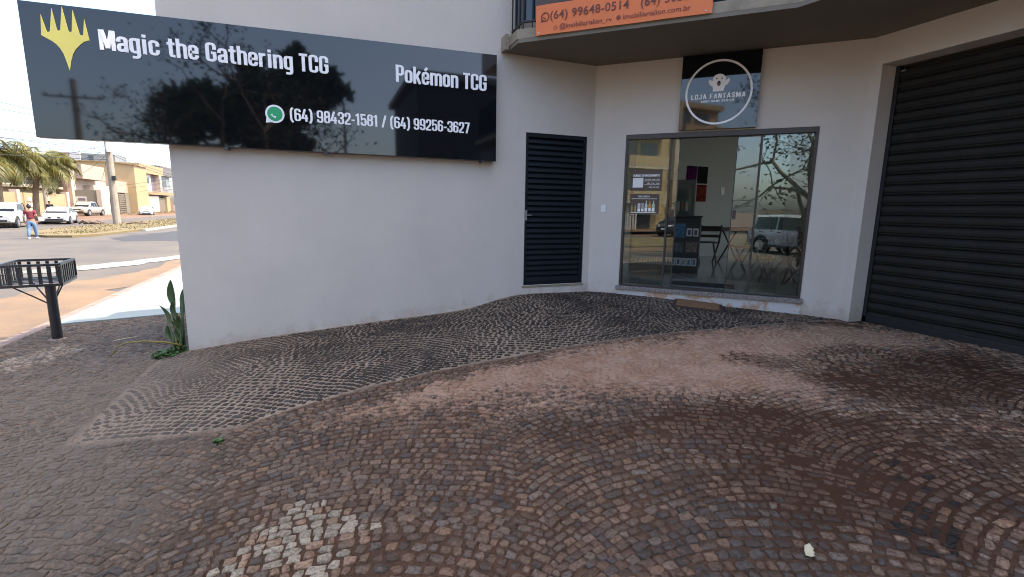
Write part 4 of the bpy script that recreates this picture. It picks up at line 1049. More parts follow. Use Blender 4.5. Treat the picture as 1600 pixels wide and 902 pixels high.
def corner_plant():
    x0, y0 = -5.235, .06; z0 = gz(x0,y0)-.02
    T = empty('strelitzia_plant',(x0,y0,z0),'upright broad leaved plant against the corner of the white wall','plant')
    r = random.Random(5)
    spec = [(-.06,0,.02,1.12,.40,.060,-.05),(.02,.02,.03,.90,.34,.05,.02),(-.10,-.02,-.06,.74,.30,.055,-.22),(-.03,.05,-.01,.66,.30,.05,-.06),(.03,-.04,.02,.60,.28,.05,.02),(-.07,-.03,-.03,.52,.26,.05,-.05),(.0,-.06,.0,.45,.25,.05,.03),(-.02,.0,-.02,.80,.26,.04,-.03),(.04,.03,.04,.98,.28,.045,.05),(-.12,.03,-.05,.42,.22,.045,-.10)]
    for (dx,dy,lx,h,ll,hw,tx) in spec:
        dx *= .5; lx *= .35; tx *= .35; hw *= .66; h *= .74; ll *= .78
        base = Vector((dx,dy,0)); top = Vector((dx+lx+tx*.4,dy+r.uniform(-.04,.04),h-ll)); tip = top+Vector((tx,r.uniform(-.05,.05),ll))
        mb = MB(); mb.tube([base,(base+top)/2+Vector((r.uniform(-.015,.015),0,0)),top],[.013,.010,.007],6)
        ax = (tip-top); side = Vector((1,r.uniform(-.8,.8),0)).normalized(); nrm = ax.cross(side).normalized()
        n = 8; V = []; F = []
        for k in range(n+1):
            t = k/n; w_ = hw*math.sin(math.pi*min(1,t*.93+.05))**.75; p = top+ax*t+nrm*(.03*math.sin(t*3.1)); fold = nrm*w_*.45
            V += [p-side*w_+fold, p, p+side*w_+fold]
        for k in range(n):
            a = 3*k; F += [(a,a+1,a+4,a+3),(a+1,a+2,a+5,a+4)]
        mb.add(V,F); mb.build('leaf', M['strelitzia'], T, smooth=True, recalc=False)
    mb = MB(); mb.tube([(.02,-.08,.10),(-.12,-.12,.16),(-.30,-.17,.20),(-.45,-.2,.20),(-.53,-.22,.17),(-.57,-.25,.07)],[.011,.010,.008,.007,.007,.004],6)
    mb.build('arching_stalk', M['stalk'], T, smooth=True)
    mb = MB(); mb.tube([(.0,-.02,.0),(-.04,-.02,.15),(-.03,-.03,.32),(.02,-.03,.46)],[.010,.009,.008,.006],6); mb.build('yellow_stalk', M['stalk'], T, smooth=True)
corner_plant()
m = MB(); m.tube([(-5.96,1.09,gz(-5.96,1.09)+.010),(-6.08,1.03,gz(-6.08,1.03)+.014),(-6.20,.99,gz(-6.20,.99)+.008)],[.004,.006,.003],6)
tag(m.build('dry_twig', M['dry'], smooth=True),'thin pale twig lying on the paving left of the plant','twig')

def litter_basket():
    x, y = -6.95, 1.52; z = gz(x,y)
    T = empty('litter_basket',(x,y,z),'raised black slatted litter basket on a thick round post','litter basket', rz=RAD(10))
    bm_ = M['black_metal']
    m = MB(); m.tube([(0,0,-.05),(0,0,.40),(0,0,.705)],[.056,.054,.054],16); m.build('post', bm_, T, smooth=False)
    m = MB(); m.tube([(0,0,-.005),(0,0,.010)],[.10,.07],12); m.build('post_footing', M['red_dirt'] if False else M['kerb'], T)
    x0, x1, y0, y1, zb, zt = BK
    t = .016
    fr = MB()
    for zz, h in ((zb,.030),(zt-.030,.030)):
        fr.box(x0,x1,y0-t,y0+t,zz,zz+h); fr.box(x0,x1,y1-t,y1+t,zz,zz+h); fr.box(x0-t,x0+t,y0+t+.001,y1-t-.001,zz,zz+h); fr.box(x1-t,x1+t,y0+t+.001,y1-t-.001,zz,zz+h)
    fr.build('basket_frame', bm_, T)
    sm = MB(); sm.box(-.018,.018,-.006,.006,zb+.034,zt-.034); me1 = sm.mesh('slat', bm_)
    sm = MB(); sm.box(-.006,.006,-.018,.018,zb+.034,zt-.034); me2 = sm.mesh('slat', bm_)
    nx, ny = 7, 8
    for k in range(nx):
        for yy in (y0,y1):
            o = link('slat', me1, T); o.location = (x0+(x1-x0)*(k/(nx-1))*.97+.015,yy,0)
    for k in range(1,ny):
        for xx in (x0,x1):
            o = link('slat', me2, T); o.location = (xx,y0+(y1-y0)*k/ny,0)
    fm = MB(); fm.box(x0,x1,-.02,.02,zb+.004,zb+.016)
    me = MB().box(x0+.02,x1-.02,-.03,.03,zb+.037,zb+.045).mesh('floor_slat', bm_)
    for k in range(5):
        o = link('floor_slat', me, T); o.location = (0,y0+(y1-y0)*(k+.5)/5,0)
    cx, cy = (x0+x1)/2, (y0+y1)/2
    for (dx,dy) in ((x0*.8,0),(x1*.9,.1),(0,y1*.8),(x0*.6,y1*.6)):
        m = MB(); m.tube([(0,0,.44),(dx*.5,dy*.5,.58),(dx,dy,zb+.01)],.009,6); m.build('brace', bm_, T)
BK = (-.45,.12,-.06,.70,.70,.985)
litter_basket()

# ------------------------------------------------------------------ vehicles
def car(kind, loc, heading, paint, label, group=None, name='parked_car', cat='car'):
    """x forward. heading: degrees clockwise from +Y"""
    T = empty(name, loc, label, cat, group, RAD(90-heading))
    P = dict(sedan=dict(L=4.45,W=1.78,H=1.47,belt=.92,hood=.90,deck=1.02,g=(-1.75,-.95,.55,1.30),bed=None),
             hatch=dict(L=3.75,W=1.66,H=1.50,belt=.95,hood=.98,deck=1.0,g=(-1.78,-1.45,.45,1.15),bed=None),
             suv=dict(L=4.6,W=1.85,H=1.80,belt=1.10,hood=1.10,deck=1.10,g=(-2.2,-1.9,.55,1.20),bed=None),
             pickup=dict(L=5.2,W=1.88,H=1.80,belt=1.12,hood=1.14,deck=1.10,g=(-.85,-.60,.75,1.45),bed=(-2.5,-.95)))[kind]
    L, W, H, hl, hw = P['L'], P['W'], P['H'], P['L']/2, P['W']/2
    zb = .22 if kind in ('sedan','hatch') else .34
    g = P['g']
    # lower body loft
    st = [(-hl,.80,.42,P['deck']-.22),(-hl+.10,.93,zb+.06,P['deck']-.06),(-hl+.45,.985,zb,P['deck']),(g[0],1.0,zb,max(P['deck'],P['belt'])),(g[1],1.0,zb,P['belt']),(0,1.0,zb,P['belt']),(g[3]-.25,1.0,zb,P['belt']),(g[3]+.15,.99,zb,P['hood']+.02),(hl-.55,.96,zb,P['hood']-.05),(hl-.18,.90,zb+.02,P['hood']-.16),(hl,.74,zb+.14,P['hood']-.30)]
    V = []; F = []; n = 11
    for (x,wf,z0,z1) in st:
        w_ = hw*wf; dz = z1-z0
        half = [(w_*.86,z0),(w_*.97,z0+.10*dz),(w_,z0+.45*dz),(w_*.985,z0+.80*dz),(w_*.93,z1-.015)]
        sec = [(-a,b) for a,b in half]+[(0,z1+.025)]+[(a,b) for a,b in half[::-1]]
        V += [(x,a,b) for a,b in sec]
    for i in range(len(st)-1):
        for k in range(n): F.append((i*n+k,(i+1)*n+k,(i+1)*n+(k+1)%n,i*n+(k+1)%n))
    F += [tuple(range(n)), tuple(range(len(st)*n-1,(len(st)-1)*n-1,-1))]
    m = MB(); m.add(V,F); body = m.build('body', paint, T, smooth=True)
    es = body.modifiers.new('edge','EDGE_SPLIT'); es.split_angle = RAD(38)
    # cabin
    bz = P['belt']-.02; rz = H
    cs = [(g[0],hw*.86,bz,.02),(g[1],hw*.80,rz-.04,.9),((g[1]+g[2])/2,hw*.79,rz,1),(g[2],hw*.79,rz-.05,.95),(g[3],hw*.86,bz,.02)]
    V = []; F = []
    def sec(x,zr,wr): return [(x,-hw*.93,bz),(x,-wr,zr-.09 if zr > bz+.1 else bz+.002),(x,-wr*.84,zr if zr > bz+.1 else bz+.004),(x,wr*.84,zr if zr > bz+.1 else bz+.004),(x,wr,zr-.09 if zr > bz+.1 else bz+.002),(x,hw*.93,bz)]
    for (x,wr,zr,_) in cs: V += sec(x,zr,wr)
    for i in range(len(cs)-1):
        for k in range(5): F.append((i*6+k,(i+1)*6+k,(i+1)*6+k+1,i*6+k+1))
    m = MB(); m.add(V,F); m.build('cabin', paint, T, smooth=False)
    gm_ = M['carglass']
    def pane(name, a,b,c,d, off):
        m = MB(); o = Vector(off); m.add([Vector(p)+o for p in (a,b,c,d)]+[Vector(p)+o*.3 for p in (a,b,c,d)],[(0,1,2,3),(7,6,5,4),(0,4,5,1),(1,5,6,2),(2,6,7,3),(3,7,4,0)]); return m.build(name, gm_, T)
    lerp = lambda p,q,t: tuple(p[i]+(q[i]-p[i])*t for i in range(3))
    A, Bq = sec(*[cs[3][0],cs[3][2],cs[3][1]]), sec(*[cs[4][0],cs[4][2],cs[4][1]])
    def face(s1,s2,k,l,i0=.06,i1=.92,j=.05):
        p,q,r,t = s1[k],s2[k],s2[l],s1[l]
        a,b = lerp(p,q,i0),lerp(p,q,i1); d,c = lerp(t,r,i0),lerp(t,r,i1)
        return lerp(a,d,j),lerp(b,c,j),lerp(b,c,1-j),lerp(a,d,1-j)
    pane('windscreen', *face(A,Bq,1,4,.04,.90), (.02,0,.02))
    C_, D_ = sec(cs[0][0],cs[0][2],cs[0][1]), sec(cs[1][0],cs[1][2],cs[1][1])
    pane('rear_window', *face(D_,C_,1,4,.06,.75), (-.02,0,.02))
    for s in (-1,1):
        zt_ = rz-.13; w1, w0 = hw*.80, hw*.925
        def sp(x,z): return (x, s*(w0+(w1-w0)*(z-bz)/(zt_-bz)+.006), z)
        xb0 = g[0]+.30; xt0 = g[1]+.10; xb1 = g[3]-.30; xt1 = g[2]-.06; mid = (g[1]+g[2])/2-.05
        for (b0,t0,b1,t1) in ((xb0,xt0,mid-.04,mid-.04),(mid+.04,mid+.04,xb1,xt1)):
            pane('side_window', sp(b0,bz+.05),sp(b1,bz+.05),sp(t1,zt_),sp(t0,zt_),(0,s*.010,0))
        m = MB(); m.box(g[3]-.42,g[3]-.22,s*(hw+.02)-.07,s*(hw+.02)+.07,P['belt']+.02,P['belt']+.15); m.build('wing_mirror', paint, T, bevel=.02)
        for hx in (mid+.12, xb0+.35):
            m = MB(); m.box(hx,hx+.16,s*hw*1.0-.012,s*hw*1.0+.012,P['belt']-.12,P['belt']-.085); m.build('door_handle', paint if kind!='suv' else M['trim'], T)
        m = MB(); zc = P['hood']-.27
        m.add([(hl-.06,s*hw*.66,zc),(hl-.03,s*hw*.40,zc),(hl-.06,s*hw*.40,zc+.10),(hl-.40,s*hw*.885,zc+.17),(hl-.36,s*hw*.905,zc+.03),(hl-.3,s*hw*.5,zc+.02),(hl-.3,s*hw*.5,zc+.10)],[(0,1,2),(0,2,3),(0,3,4),(1,5,6,2),(2,6,3),(0,4,5,1)]); m.build('headlight', M['lamp'], T)
        m = MB(); m.box(-hl-.004,-hl+.16,s*hw*.80-.12,s*hw*.80+.10,P['deck']-.34,P['deck']-.12); m.build('tail_light', M['redlamp'], T)
        R = .315 if kind in ('sedan','hatch') else .375
        for x in (hl-.88, -hl+.82):
            m = MB(); m.tube([(x,s*(hw-.25),R+.03),(x,s*(hw+.004),R+.03)],[R+.075,R+.075],20); m.build('wheel_arch', M['trim'], T)
            m = MB(); m.tube([(x,s*(hw-.24),R),(x,s*(hw-.20),R),(x,s*(hw-.01),R),(x,s*(hw+.022),R)],[R*.92,R,R,R*.93],20); wh = m.build('wheel', M['tyre'], T, smooth=False)
            m = MB(); m.tube([(x,s*(hw+.018),R),(x,s*(hw+.028),R)],[R*.66,R*.60],16); m.build('rim', M['rim'], wh)
    m = MB(); m.box(hl-.12,hl+.012,-hw*.42,hw*.42,P['hood']-.36,P['hood']-.26); m.box(hl-.14,hl+.004,-hw*.62,hw*.62,zb+.10,zb+.25); m.build('grille', M['trim'], T)
    m = MB(); m.box(hl+.0125,hl+.02,-.2,.2,zb+.26,zb+.38); m.box(-hl-.012,-hl,-.2,.2,.62,.74); m.build('number_plate', M['plastic_white'], T)
    m = MB(); m.box(-hl+.3,hl-.3,-hw*1.003,hw*1.003,zb-.02,zb+.07); m.build('sill', M['trim'], T)
    if P['bed']:
        m = MB(); m.box(-hl+.12,g[0]-.12,-hw*.86,hw*.86,P['deck']+.024,P['deck']+.05); m.build('bed_cover', M['trim'], T)
        m = MB(); m.tube([(g[0]-.5,-hw*.8,P['deck']),(g[0]-.1,-hw*.78,H-.1),(g[0]-.1,hw*.78,H-.1),(g[0]-.5,hw*.8,P['deck'])],.04,6); m.build('roll_bar', M['trim'], T)
    return T
car('sedan', (-25.3,47.6,-.80), 168, M['carwhite'], 'white saloon car parked facing the corner beside the palm trunk')
car('pickup', (-25.3,40.0,-.80), 168, M['carwhite'], 'white pickup parked at the far left edge behind the walking woman')
car('pickup', (-31.9,71.0,-.62), 182, M['carsilver'], 'beige silver pickup parked before the grey garden wall')
car('hatch', (-28.0,79.5,-.80), 168, M['carblue'], 'small pale blue hatchback parked far down the avenue by the slatted gates')
# seen only in the shop glass
car('suv', (-8.6,-16.6,-.80), 90, M['carwhite'], 'white tall car parked across the side street, mirrored in the shop glass')
car('hatch', (-23.5,-22.6,-.80), 20, M['cardark'], 'dark hatchback on the far carriageway, mirrored in the shop glass')

# ------------------------------------------------------------------ people
def skin_mesh(name, nodes, edges, m, parent, sub=1, root=0):
    me = bpy.data.meshes.new(name); me.from_pydata([n[0] for n in nodes], edges, [])
    o = link(name, me, parent); o.modifiers.new('skin','SKIN'); 
    for i, n in enumerate(nodes):
        r = n[1]; v = me.skin_vertices[0].data[i]; v.radius = r if hasattr(r,'__len__') else (r, r); v.use_root = (i == root)
    sb = o.modifiers.new('sub','SUBSURF'); sb.levels = sub; sb.render_levels = sub
    dg = bpy.context.evaluated_depsgraph_get(); ev = o.evaluated_get(dg); nm = bpy.data.meshes.new_from_object(ev)
    o.modifiers.clear(); old = o.data; o.data = nm; bpy.data.meshes.remove(old)
    nm.materials.clear(); nm.materials.append(m); nm.polygons.foreach_set('use_smooth',[True]*len(nm.polygons)); return o
def person(loc, rz, label, top, trousers, lean=0, arm='hip', height=1.66, step=.22, name='person', shoe=None):
    """faces +y in its own space"""
    T = empty(name, loc, label, 'person', None, rz); k = height/1.66
    S_ = lambda p: (p[0]*k, p[1]*k, p[2]*k)
    N = [((0,0,.93),(.135,.10)),((0,0,1.10),(.12,.085)),((0,0,1.27),(.145,.095)),((0,-.01,1.38),(.13,.075)),((0,0,1.45),.052),((0,.015,1.50),.052),((0,.02,1.585),(.075,.092)),((0,.015,1.655),(.060,.075))]
    E = [(0,1),(1,2),(2,3),(3,4),(4,5),(5,6),(6,7)]
    def chain(a, pts):
        for p, r in pts:
            N.append((p, r)); E.append((a, len(N)-1)); a = len(N)-1
        return a
    legs = {}
    for s, dy in ((-1,-step/2),(1,step/2)):
        legs[s] = [((s*.095,0,.86),.098),((s*.10,dy*.35+.015,.50),.062),((s*.105,dy*.75,.32),.058),((s*.105,dy,.09),.040),((s*.11,dy+.09,.035),.036),((s*.11,dy+.16,.03),.028)]
        chain(0, legs[s])
    arms = {}
    for s in (-1,1):
        bent = (arm == 'bent' and s == 1)
        arms[s] = [((s*.175,0,1.375),.058),((s*.235,-.03,1.12),.044)] + ([((s*.20,.20,1.10),.034),((s*.12,.28,1.13),.026)] if bent else [((s*.255,.03,.90),.034),((s*.25,.06,.83),.026)])
        w_ = chain(3, arms[s]); p = Vector(arms[s][-1][0]); d = (p-Vector(arms[s][-2][0])).normalized()
        palm = chain(w_, [(tuple(p+d*.06),(.030,.020))]); sd_ = Vector((0,1,0)) if not bent else Vector((0,0,1))
        for q in range(4):
            f0 = p+d*.085+sd_*(-.024+.016*q); f1 = f0+d*(.035,.042,.040,.030)[q]; chain(palm, [(tuple(f0),.009),(tuple(f1+sd_*.0),.007)])
        chain(palm, [(tuple(p+d*.05+sd_*.035),.010),(tuple(p+d*.085+sd_*.045),.008)])
    skin_mesh('body', [(S_(p), tuple(x*k for x in r) if hasattr(r,'__len__') else r*k) for p,r in N], E, M['skin'], T)
    g = 1.17
    # shirt with sleeves
    N2 = [((0,0,.90),(.165,.125)),((0,0,1.08),(.155,.115)),((0,0,1.27),(.170,.115)),((0,-.01,1.385),(.14,.085)),((0,-.005,1.43),(.075,.06))]; E2 = [(0,1),(1,2),(2,3),(3,4)]
    for s in (-1,1):
        a0, a1 = arms[s][0], arms[s][1]
        N2.append((a0[0],.070)); E2.append((3,len(N2)-1)); mid = tuple(a0[0][i]*.3+a1[0][i]*.7 for i in range(3)); N2.append((mid,.062)); E2.append((len(N2)-2,len(N2)-1))
    skin_mesh('shirt', [(S_(p), tuple(x*k for x in r) if hasattr(r,'__len__') else r*k) for p,r in N2], E2, top, T)
    N3 = [((0,0,.95),(.150,.118)),((0,0,.88),(.160,.122))]; E3 = [(0,1)]
    for s in (-1,1):
        a = 1
        for (p,r) in legs[s][:4]:
            N3.append((p, r*1.22+.004)); E3.append((a,len(N3)-1)); a = len(N3)-1
    skin_mesh('trousers', [(S_(p), tuple(x*k for x in r) if hasattr(r,'__len__') else r*k) for p,r in N3], E3, trousers, T)
    for s in (-1,1):
        p = legs[s][3][0]
        skin_mesh('shoe', [(S_((p[0],p[1]-.05,.045)),.048*k),(S_((p[0],p[1]+.05,.045)),.048*k),(S_((p[0]+s*.01,p[1]+.17,.035)),.038*k)], [(0,1),(1,2)], shoe or M['shoe'], T)
    h = MB(); h.ball((0,-.012*k,1.612*k),.098*k,14,9,(.92,1.05,1.0)); 
    if top is M['maroon']: h.ball((0,-.07*k,1.70*k),.045*k,10,6); 
    hv = [v for v in h.v]
    h.v = [(x, y if y < .055*k else .055*k, z if not (y > .03*k and z < 1.63*k) else max(z,1.63*k)) for x,y,z in hv]
    h.build('hair', M['hair'], T, smooth=True)
    f = MB()
    for s in (-1,1): f.ball((s*.030*k,.098*k,1.592*k),.011*k,8,5)
    f.build('eyes', M['trim'], T); f = MB(); f.ball((0,.106*k,1.562*k),.016*k,8,5,(.8,1.1,1.3)); f.build('nose', M['skin'], T)
    f = MB(); f.ball((0,.094*k,1.522*k),.022*k,8,5,(1.2,.5,.35)); f.build('mouth', M['redlamp'], T)
    for s in (-1,1):
        f = MB(); f.ball((s*.080*k,.01*k,1.58*k),.024*k,8,5,(.4,.8,1.2)); f.build('ear', M['skin'], T)
    return T
p_ = person((-17.56,25.4,-.80), RAD(10), 'woman in maroon top and blue jeans walking away across the junction', M['maroon'], M['denim'], arm='bent', height=1.68, step=.36)
bgm = MB(); bgm.box(-.11,.11,-.05,.05,-.14,.08); bg_ = bgm.build('shoulder_bag', M['white_cloth'], None, bevel=.03)
bg_.location = (-17.24,25.62,.22); tag(bg_, 'pale bag held at the right side of the woman in maroon', 'bag')
person((-27.0,50.2,-.62), RAD(200), 'person in dark top standing behind the white pickup near the palm', M['navy'], M['denim'], height=1.72)
person((-7.5,-10.4,-.80), RAD(-35), 'person in white shirt and jeans standing by the side street, mirrored in the shop glass', M['white_cloth'], M['denim'], height=1.72)

# ------------------------------------------------------------------ trees
def palm(loc, trunk_h, lean, R, n, label, seed, rtr=.2):
    r = random.Random(seed)
    T = empty('palm_tree', loc, label, 'palm', 'palms on the far pavement')
    m = MB(); pts = []; rs = []
    for k in range(15):
        t = k/14; pts.append((lean[0]*t*t, lean[1]*t*t, trunk_h*t)); rs.append(rtr*(1.25-.4*t)*(1+.07*(k%2)))
    m.tube(pts, rs, 10); m.build('trunk', M['palm_bark'], T)
    c = Vector(pts[-1])
    m = MB(); m.tube([c-Vector((0,0,.5)),c,c+Vector((0,0,.5))],[rtr*.95,rtr*1.3,rtr*.5],8); m.build('crown_shaft', M['palm_bark'], T)
    for i in range(n):
        az = i*2.39996+r.uniform(-.2,.2); e0 = RAD(r.uniform(-25,75)) ; L = R*r.uniform(.85,1.15)
        droop = r.uniform(1.1,2.1)
        m = MB(); P = []; p = c.copy(); e = e0; seg = 10
        for k in range(seg+1):
            P.append(p.copy()); d = Vector((math.cos(az)*math.cos(e), math.sin(az)*math.cos(e), math.sin(e))); p = p+d*(L/seg); e -= droop/seg*(1+.8*k/seg)
        m.tube(P, [.035*(1-.8*k/seg) for k in range(seg+1)], 4)
        side = Vector((-math.sin(az), math.cos(az), 0))
        nl = 30
        for j in range(nl):
            t = .12+.86*j/nl; q = t*seg; a = int(q); b = min(a+1,seg); pp = P[a]+(P[b]-P[a])*(q-a); dirv = (P[b]-P[a]).normalized() if b > a else (P[seg]-P[seg-1]).normalized()
            ll = R*.30*math.sin(math.pi*min(1,t*.85+.12))*r.uniform(.8,1.2)
            for s in (-1,1):
                out = (side*s*.8+dirv*.55+Vector((0,0,-.35-r.uniform(0,.5)))).normalized(); w_ = .028
                mid = pp+out*ll*.5+Vector((0,0,-.02)); end = pp+out*ll+Vector((0,0,-ll*.35))
                up = dirv*w_
                m.add([pp-up,pp+up,mid+up*1.1,end,mid-up*1.1],[(0,1,2,3,4)])
        m.build('frond', M['frond'], T, recalc=False)
    return T
palm((-27.9,50.0,-.62), 5.0, (.6,.0), 3.4, 44, 'bushy palm with straight trunk behind the parked white saloon', 21)
palm((-27.6,44.2,-.62), 5.2, (.4,.0), 3.3, 40, 'palm with drooping fronds cut off by the left picture edge', 22)

def branch_tree(name, loc, h, R, label, seed, leafy, leaf_n, leaf_size, cat='tree', levels=5, spread=.62, first=.28):
    r = random.Random(seed); T = empty(name, loc, label, cat)
    m = MB(); tips = []
    def grow(p, d, L, rad, lv):
        n = 4; pts = [p]; q = p
        for k in range(n):
            d = (d+Vector((r.gauss(0,.14),r.gauss(0,.14),r.gauss(0,.10)+.02))).normalized(); q = q+d*(L/n); pts.append(q)
        m.tube(pts, [rad*(1-.35*k/n) for k in range(n+1)], 7 if lv < 2 else 4, False)
        if lv >= 2: tips.extend(pts[1:])
        if lv < levels:
            for _ in range(r.choice((2,3,3)) if lv else 4):
                a = r.uniform(0,6.28); ax = d.orthogonal().normalized(); ax = Matrix.Rotation(a,3,d) @ ax
                nd = (d+ax*r.uniform(.5,1.1)*spread*1.6+Vector((0,0,.05))).normalized()
                grow(q if r.random() < .7 else pts[2], nd, L*r.uniform(.62,.85), rad*.60, lv+1)
    grow(Vector((0,0,0)), Vector((0,0,1)), h*first, R, 0)
    m.build('trunk', M['bark'], T, smooth=True)
    lf = MB()
    for _ in range(leaf_n):
        c = r.choice(tips)+Vector((r.gauss(0,.25),r.gauss(0,.25),r.gauss(0,.22))); a, b = r.uniform(0,6.28), r.uniform(-.9,.9); s = leaf_size*r.uniform(.6,1.3)
        u = Vector((math.cos(a)*math.cos(b),math.sin(a)*math.cos(b),math.sin(b))); v = u.orthogonal().normalized()
        lf.add([c,c+u*s*.5+v*s*.28,c+u*s,c+u*s*.5-v*s*.28],[(0,1,2,3)])
    if leaf_n: lf.build('crown', M['leaf'], T, recalc=False)
    return T
branch_tree('bare_tree', (-5.6,-12.4,-.78), 9.0, .15, 'wide bare branched tree across the side street, mirrored in the glass', 4, False, 2600, .13, levels=5, spread=.95, first=.26)
branch_tree('shade_tree', (-8.2,-31.0,-.78), 17.0, .34, 'dense dark shade tree across the side street, mirrored in the signboard', 9, True, 32000, .60, levels=4, spread=.5)
branch_tree('slender_tree', (-10.8,-24.5,-.78), 9.5, .14, 'slender half bare tree further back, mirrored in the signboard', 15, True, 1600, .18, levels=4, spread=.6)
branch_tree('shrub_tree', (-1.6,-21.5,-.78), 4.6, .10, 'low bushy tree by the dark house, mirrored in the signboard', 19, True, 3000, .20, levels=3, spread=.7)

# ------------------------------------------------------------------ poles and cables
def pole(name, loc, h, r0, r1, label, top, arms=(), lean=(0,0)):
    T = empty(name, loc, label, 'pole')
    m = MB(); m.tube([(0,0,-.2),(lean[0]*.5,lean[1]*.5,h*.5),(lean[0],lean[1],h)],[r0,(r0+r1)/2,r1],12); m.build('shaft', M['pole'], T)
    for z, w_ in arms:
        m = MB(); m.box(lean[0]-w_/2,lean[0]+w_/2,-.05+lean[1]+r1+.02,.07+lean[1]+r1,z,z+.10); m.build('crossarm', M['pole'], T)
        for k in (-.45,-.2,.2,.45):
            m = MB(); m.tube([(lean[0]+k*w_,lean[1]+r1+.03,z+.101),(lean[0]+k*w_,lean[1]+r1+.03,z+.16),(lean[0]+k*w_,lean[1]+r1+.03,z+.22)],[.05,.06,.03],8); m.build('insulator', M['trim'], T)
    return T
P1 = pole('utility_pole', (-20.1,44.0,-.70), 8.6, .28, .22, 'thick concrete utility pole standing on the dry grass median', None, ((6.9,1.6),(7.9,2.0)), (0,0))
m = MB(); m.tube([(.12,-.34,5.9),(.12,-.34,6.7)],[.19,.19],10); m.build('transformer', M['plastic_white'], P1)
m = MB(); m.box(.10,.36,-.34,-.12,3.62,3.98); m.build('meter_box', M['trim'], P1)
m = MB(); m.tube([(0,0,-.05),(0,0,.5)],[.265,.25],12); m.build('stained_base', M['red_dirt'], P1)
pole('lamp_pole', (-31.3,60.0,-.62), 6.3, .20, .14, 'slim pale pole on the far pavement behind the palm', None)
P3 = pole('street_pole', (-16.8,63.0,-.70), 7.4, .13, .10, 'thin dark pole at the white wall edge far down the median', None)
m = MB(); m.box(-.25,.2,-.2,.2,3.0,3.4); m.build('meter_box', M['plastic_white'], P3)
pole('street_pole', (-16.0,-28.0,-.8), 8.4, .2, .13, 'concrete pole with crossarm behind the camera, mirrored in the signboard', None, ((7.4,2.6),))
pole('street_pole', (-2.7,-16.2,-.8), 6.0, .06, .05, 'thin street pole across the side street, mirrored in the signboard', None)
def cable(a, b, sag, r=.018, lab='thin dark overhead cable strung from the concrete utility pole', grp='overhead cables'):
    a, b = Vector(a), Vector(b); pts = [a+(b-a)*(k/14)-Vector((0,0,sag*4*(k/14)*(1-k/14))) for k in range(15)]
    o = MB().tube(pts, r, 4).build('overhead_cable', M['wire']); tag(o, lab, 'cable', grp)
top = Vector((-20.3,44.1,0))
for k, (z, zz, yb) in enumerate(((7.35,8.4,4),(7.1,7.9,8),(5.95,6.4,6),(5.6,5.9,10),(5.35,5.6,5),(5.1,5.2,9),(4.85,4.9,3),(4.6,4.6,12))):
    cable((-20.3+.2*((k%3)-1),44.1,z), (-30.5-.8*k,yb,zz-.2), .35+.08*(k%4), lab='thin dark cable sagging from the concrete utility pole to the left picture edge', grp='cables toward the left edge')
for k, (z, zz) in enumerate(((7.3,7.6),(6.9,7.3),(5.8,5.2),(5.5,4.8),(5.2,4.6))):
    cable((-20.3+.2*((k%3)-1),44.1,z), (-16.8-.1*k,63.0,zz-.9), .5, lab='thin dark cable between the concrete utility pole and the thin pole far down the median', grp='cables along the median')
for k, (z, zz) in enumerate(((5.7,5.0),(5.4,4.6),(5.0,4.4),(4.8,4.2))):
    cable((-20.3,44.1,z), (-35.0,58.0+9*k,zz), .35, lab='thin dark cable from the concrete utility pole across to the house fronts', grp='cables to the house fronts')
for k, z in enumerate((6.5,6.2,5.7,5.4)):
    cable((-16.8,63.0,z-1.2), (-35,92.0+4*k,z-2.6), .3, lab='thin dark cable from the far thin pole across to the ochre house', grp='cables to the ochre house')
# stump and cut branches on the median
T = empty('cut_branches', (-20.6,42.9,-.68), 'low heap of cut grey branches at the foot of the utility pole', 'branches')
r_ = random.Random(8)
for k in range(9):
    x, y = r_.uniform(-1.9,.0), r_.uniform(-.6,.5); a = r_.uniform(-.6,.6); L = r_.uniform(.5,1.2)
    MB().tube([(x,y,.08),(x+L*.5*math.cos(a),y+L*.5*math.sin(a),.16+r_.uniform(0,.15)),(x+L*math.cos(a),y+L*math.sin(a),.10)],[.09,.11,.06],6).build('branch', M['bark'], T)
T = empty('cut_branches', (-19.1,42.8,-.68), 'thin dark branch lying right of the utility pole', 'branches')
MB().tube([(0,0,.08),(.6,.1,.14),(1.5,-.1,.06)],[.07,.06,.03],6).build('branch', M['bark'], T)

# ------------------------------------------------------------------ houses along the far side of the avenue
def house(label, cat='house', name='house', loc=(-35,80,-.62)): return empty(name, loc, label, cat)
def bx(name, T, m, x0,x1,y0,y1,z0,z1, bevel=0):
    l = T.location; mb = MB(); mb.box(x0-l.x,x1-l.x,y0-l.y,y1-l.y,z0-l.z,z1-l.z); return mb.build(name, m, T, bevel=bevel)
X = -35.0
# right: two-storey ochre house with balcony
H = house('ochre two storey house with a long balcony, farthest right along the avenue', loc=(X,108,-.62))
bx('wall',H,M['greyblue'],-44,X-.9,103.0,124,-.62,8.2); bx('fascia',H,M['ochre'],-44.5,X,102.6,116.6,6.72,8.35); bx('roof',H,M['roofgrey'],-44,X-.5,116.6,126,6.9,8.9)
bx('balcony_floor',H,M['ochre_dark'],X-1.0,X+.3,102.8,122,2.75,3.35)
for y0,y1,m_ in ((104.0,106.2,'curtain'),(110.4,113.2,'curtain')): bx('window_bay',H,M[m_],X-.95,X-.8,y0,y1,3.36,6.7)
w1 = bx('window_frame',H,M['whitepaint'],X-.95,X-.55,106.4,110.2,3.36,6.7); bx('window',H,M['window'],X-.6,X-.5,107.6,109.0,4.9,6.0)
bx('column',H,M['palepink'],X-.9,X+.1,113.4,114.6,3.36,6.7); bx('window',H,M['window'],X-.95,X-.75,115.0,121,3.4,6.2)
for k in range(9): bx('railing_bar',H,M['whitepaint'],X+.05,X+.12,115+k*.8,115.12+k*.8,3.36,4.3)
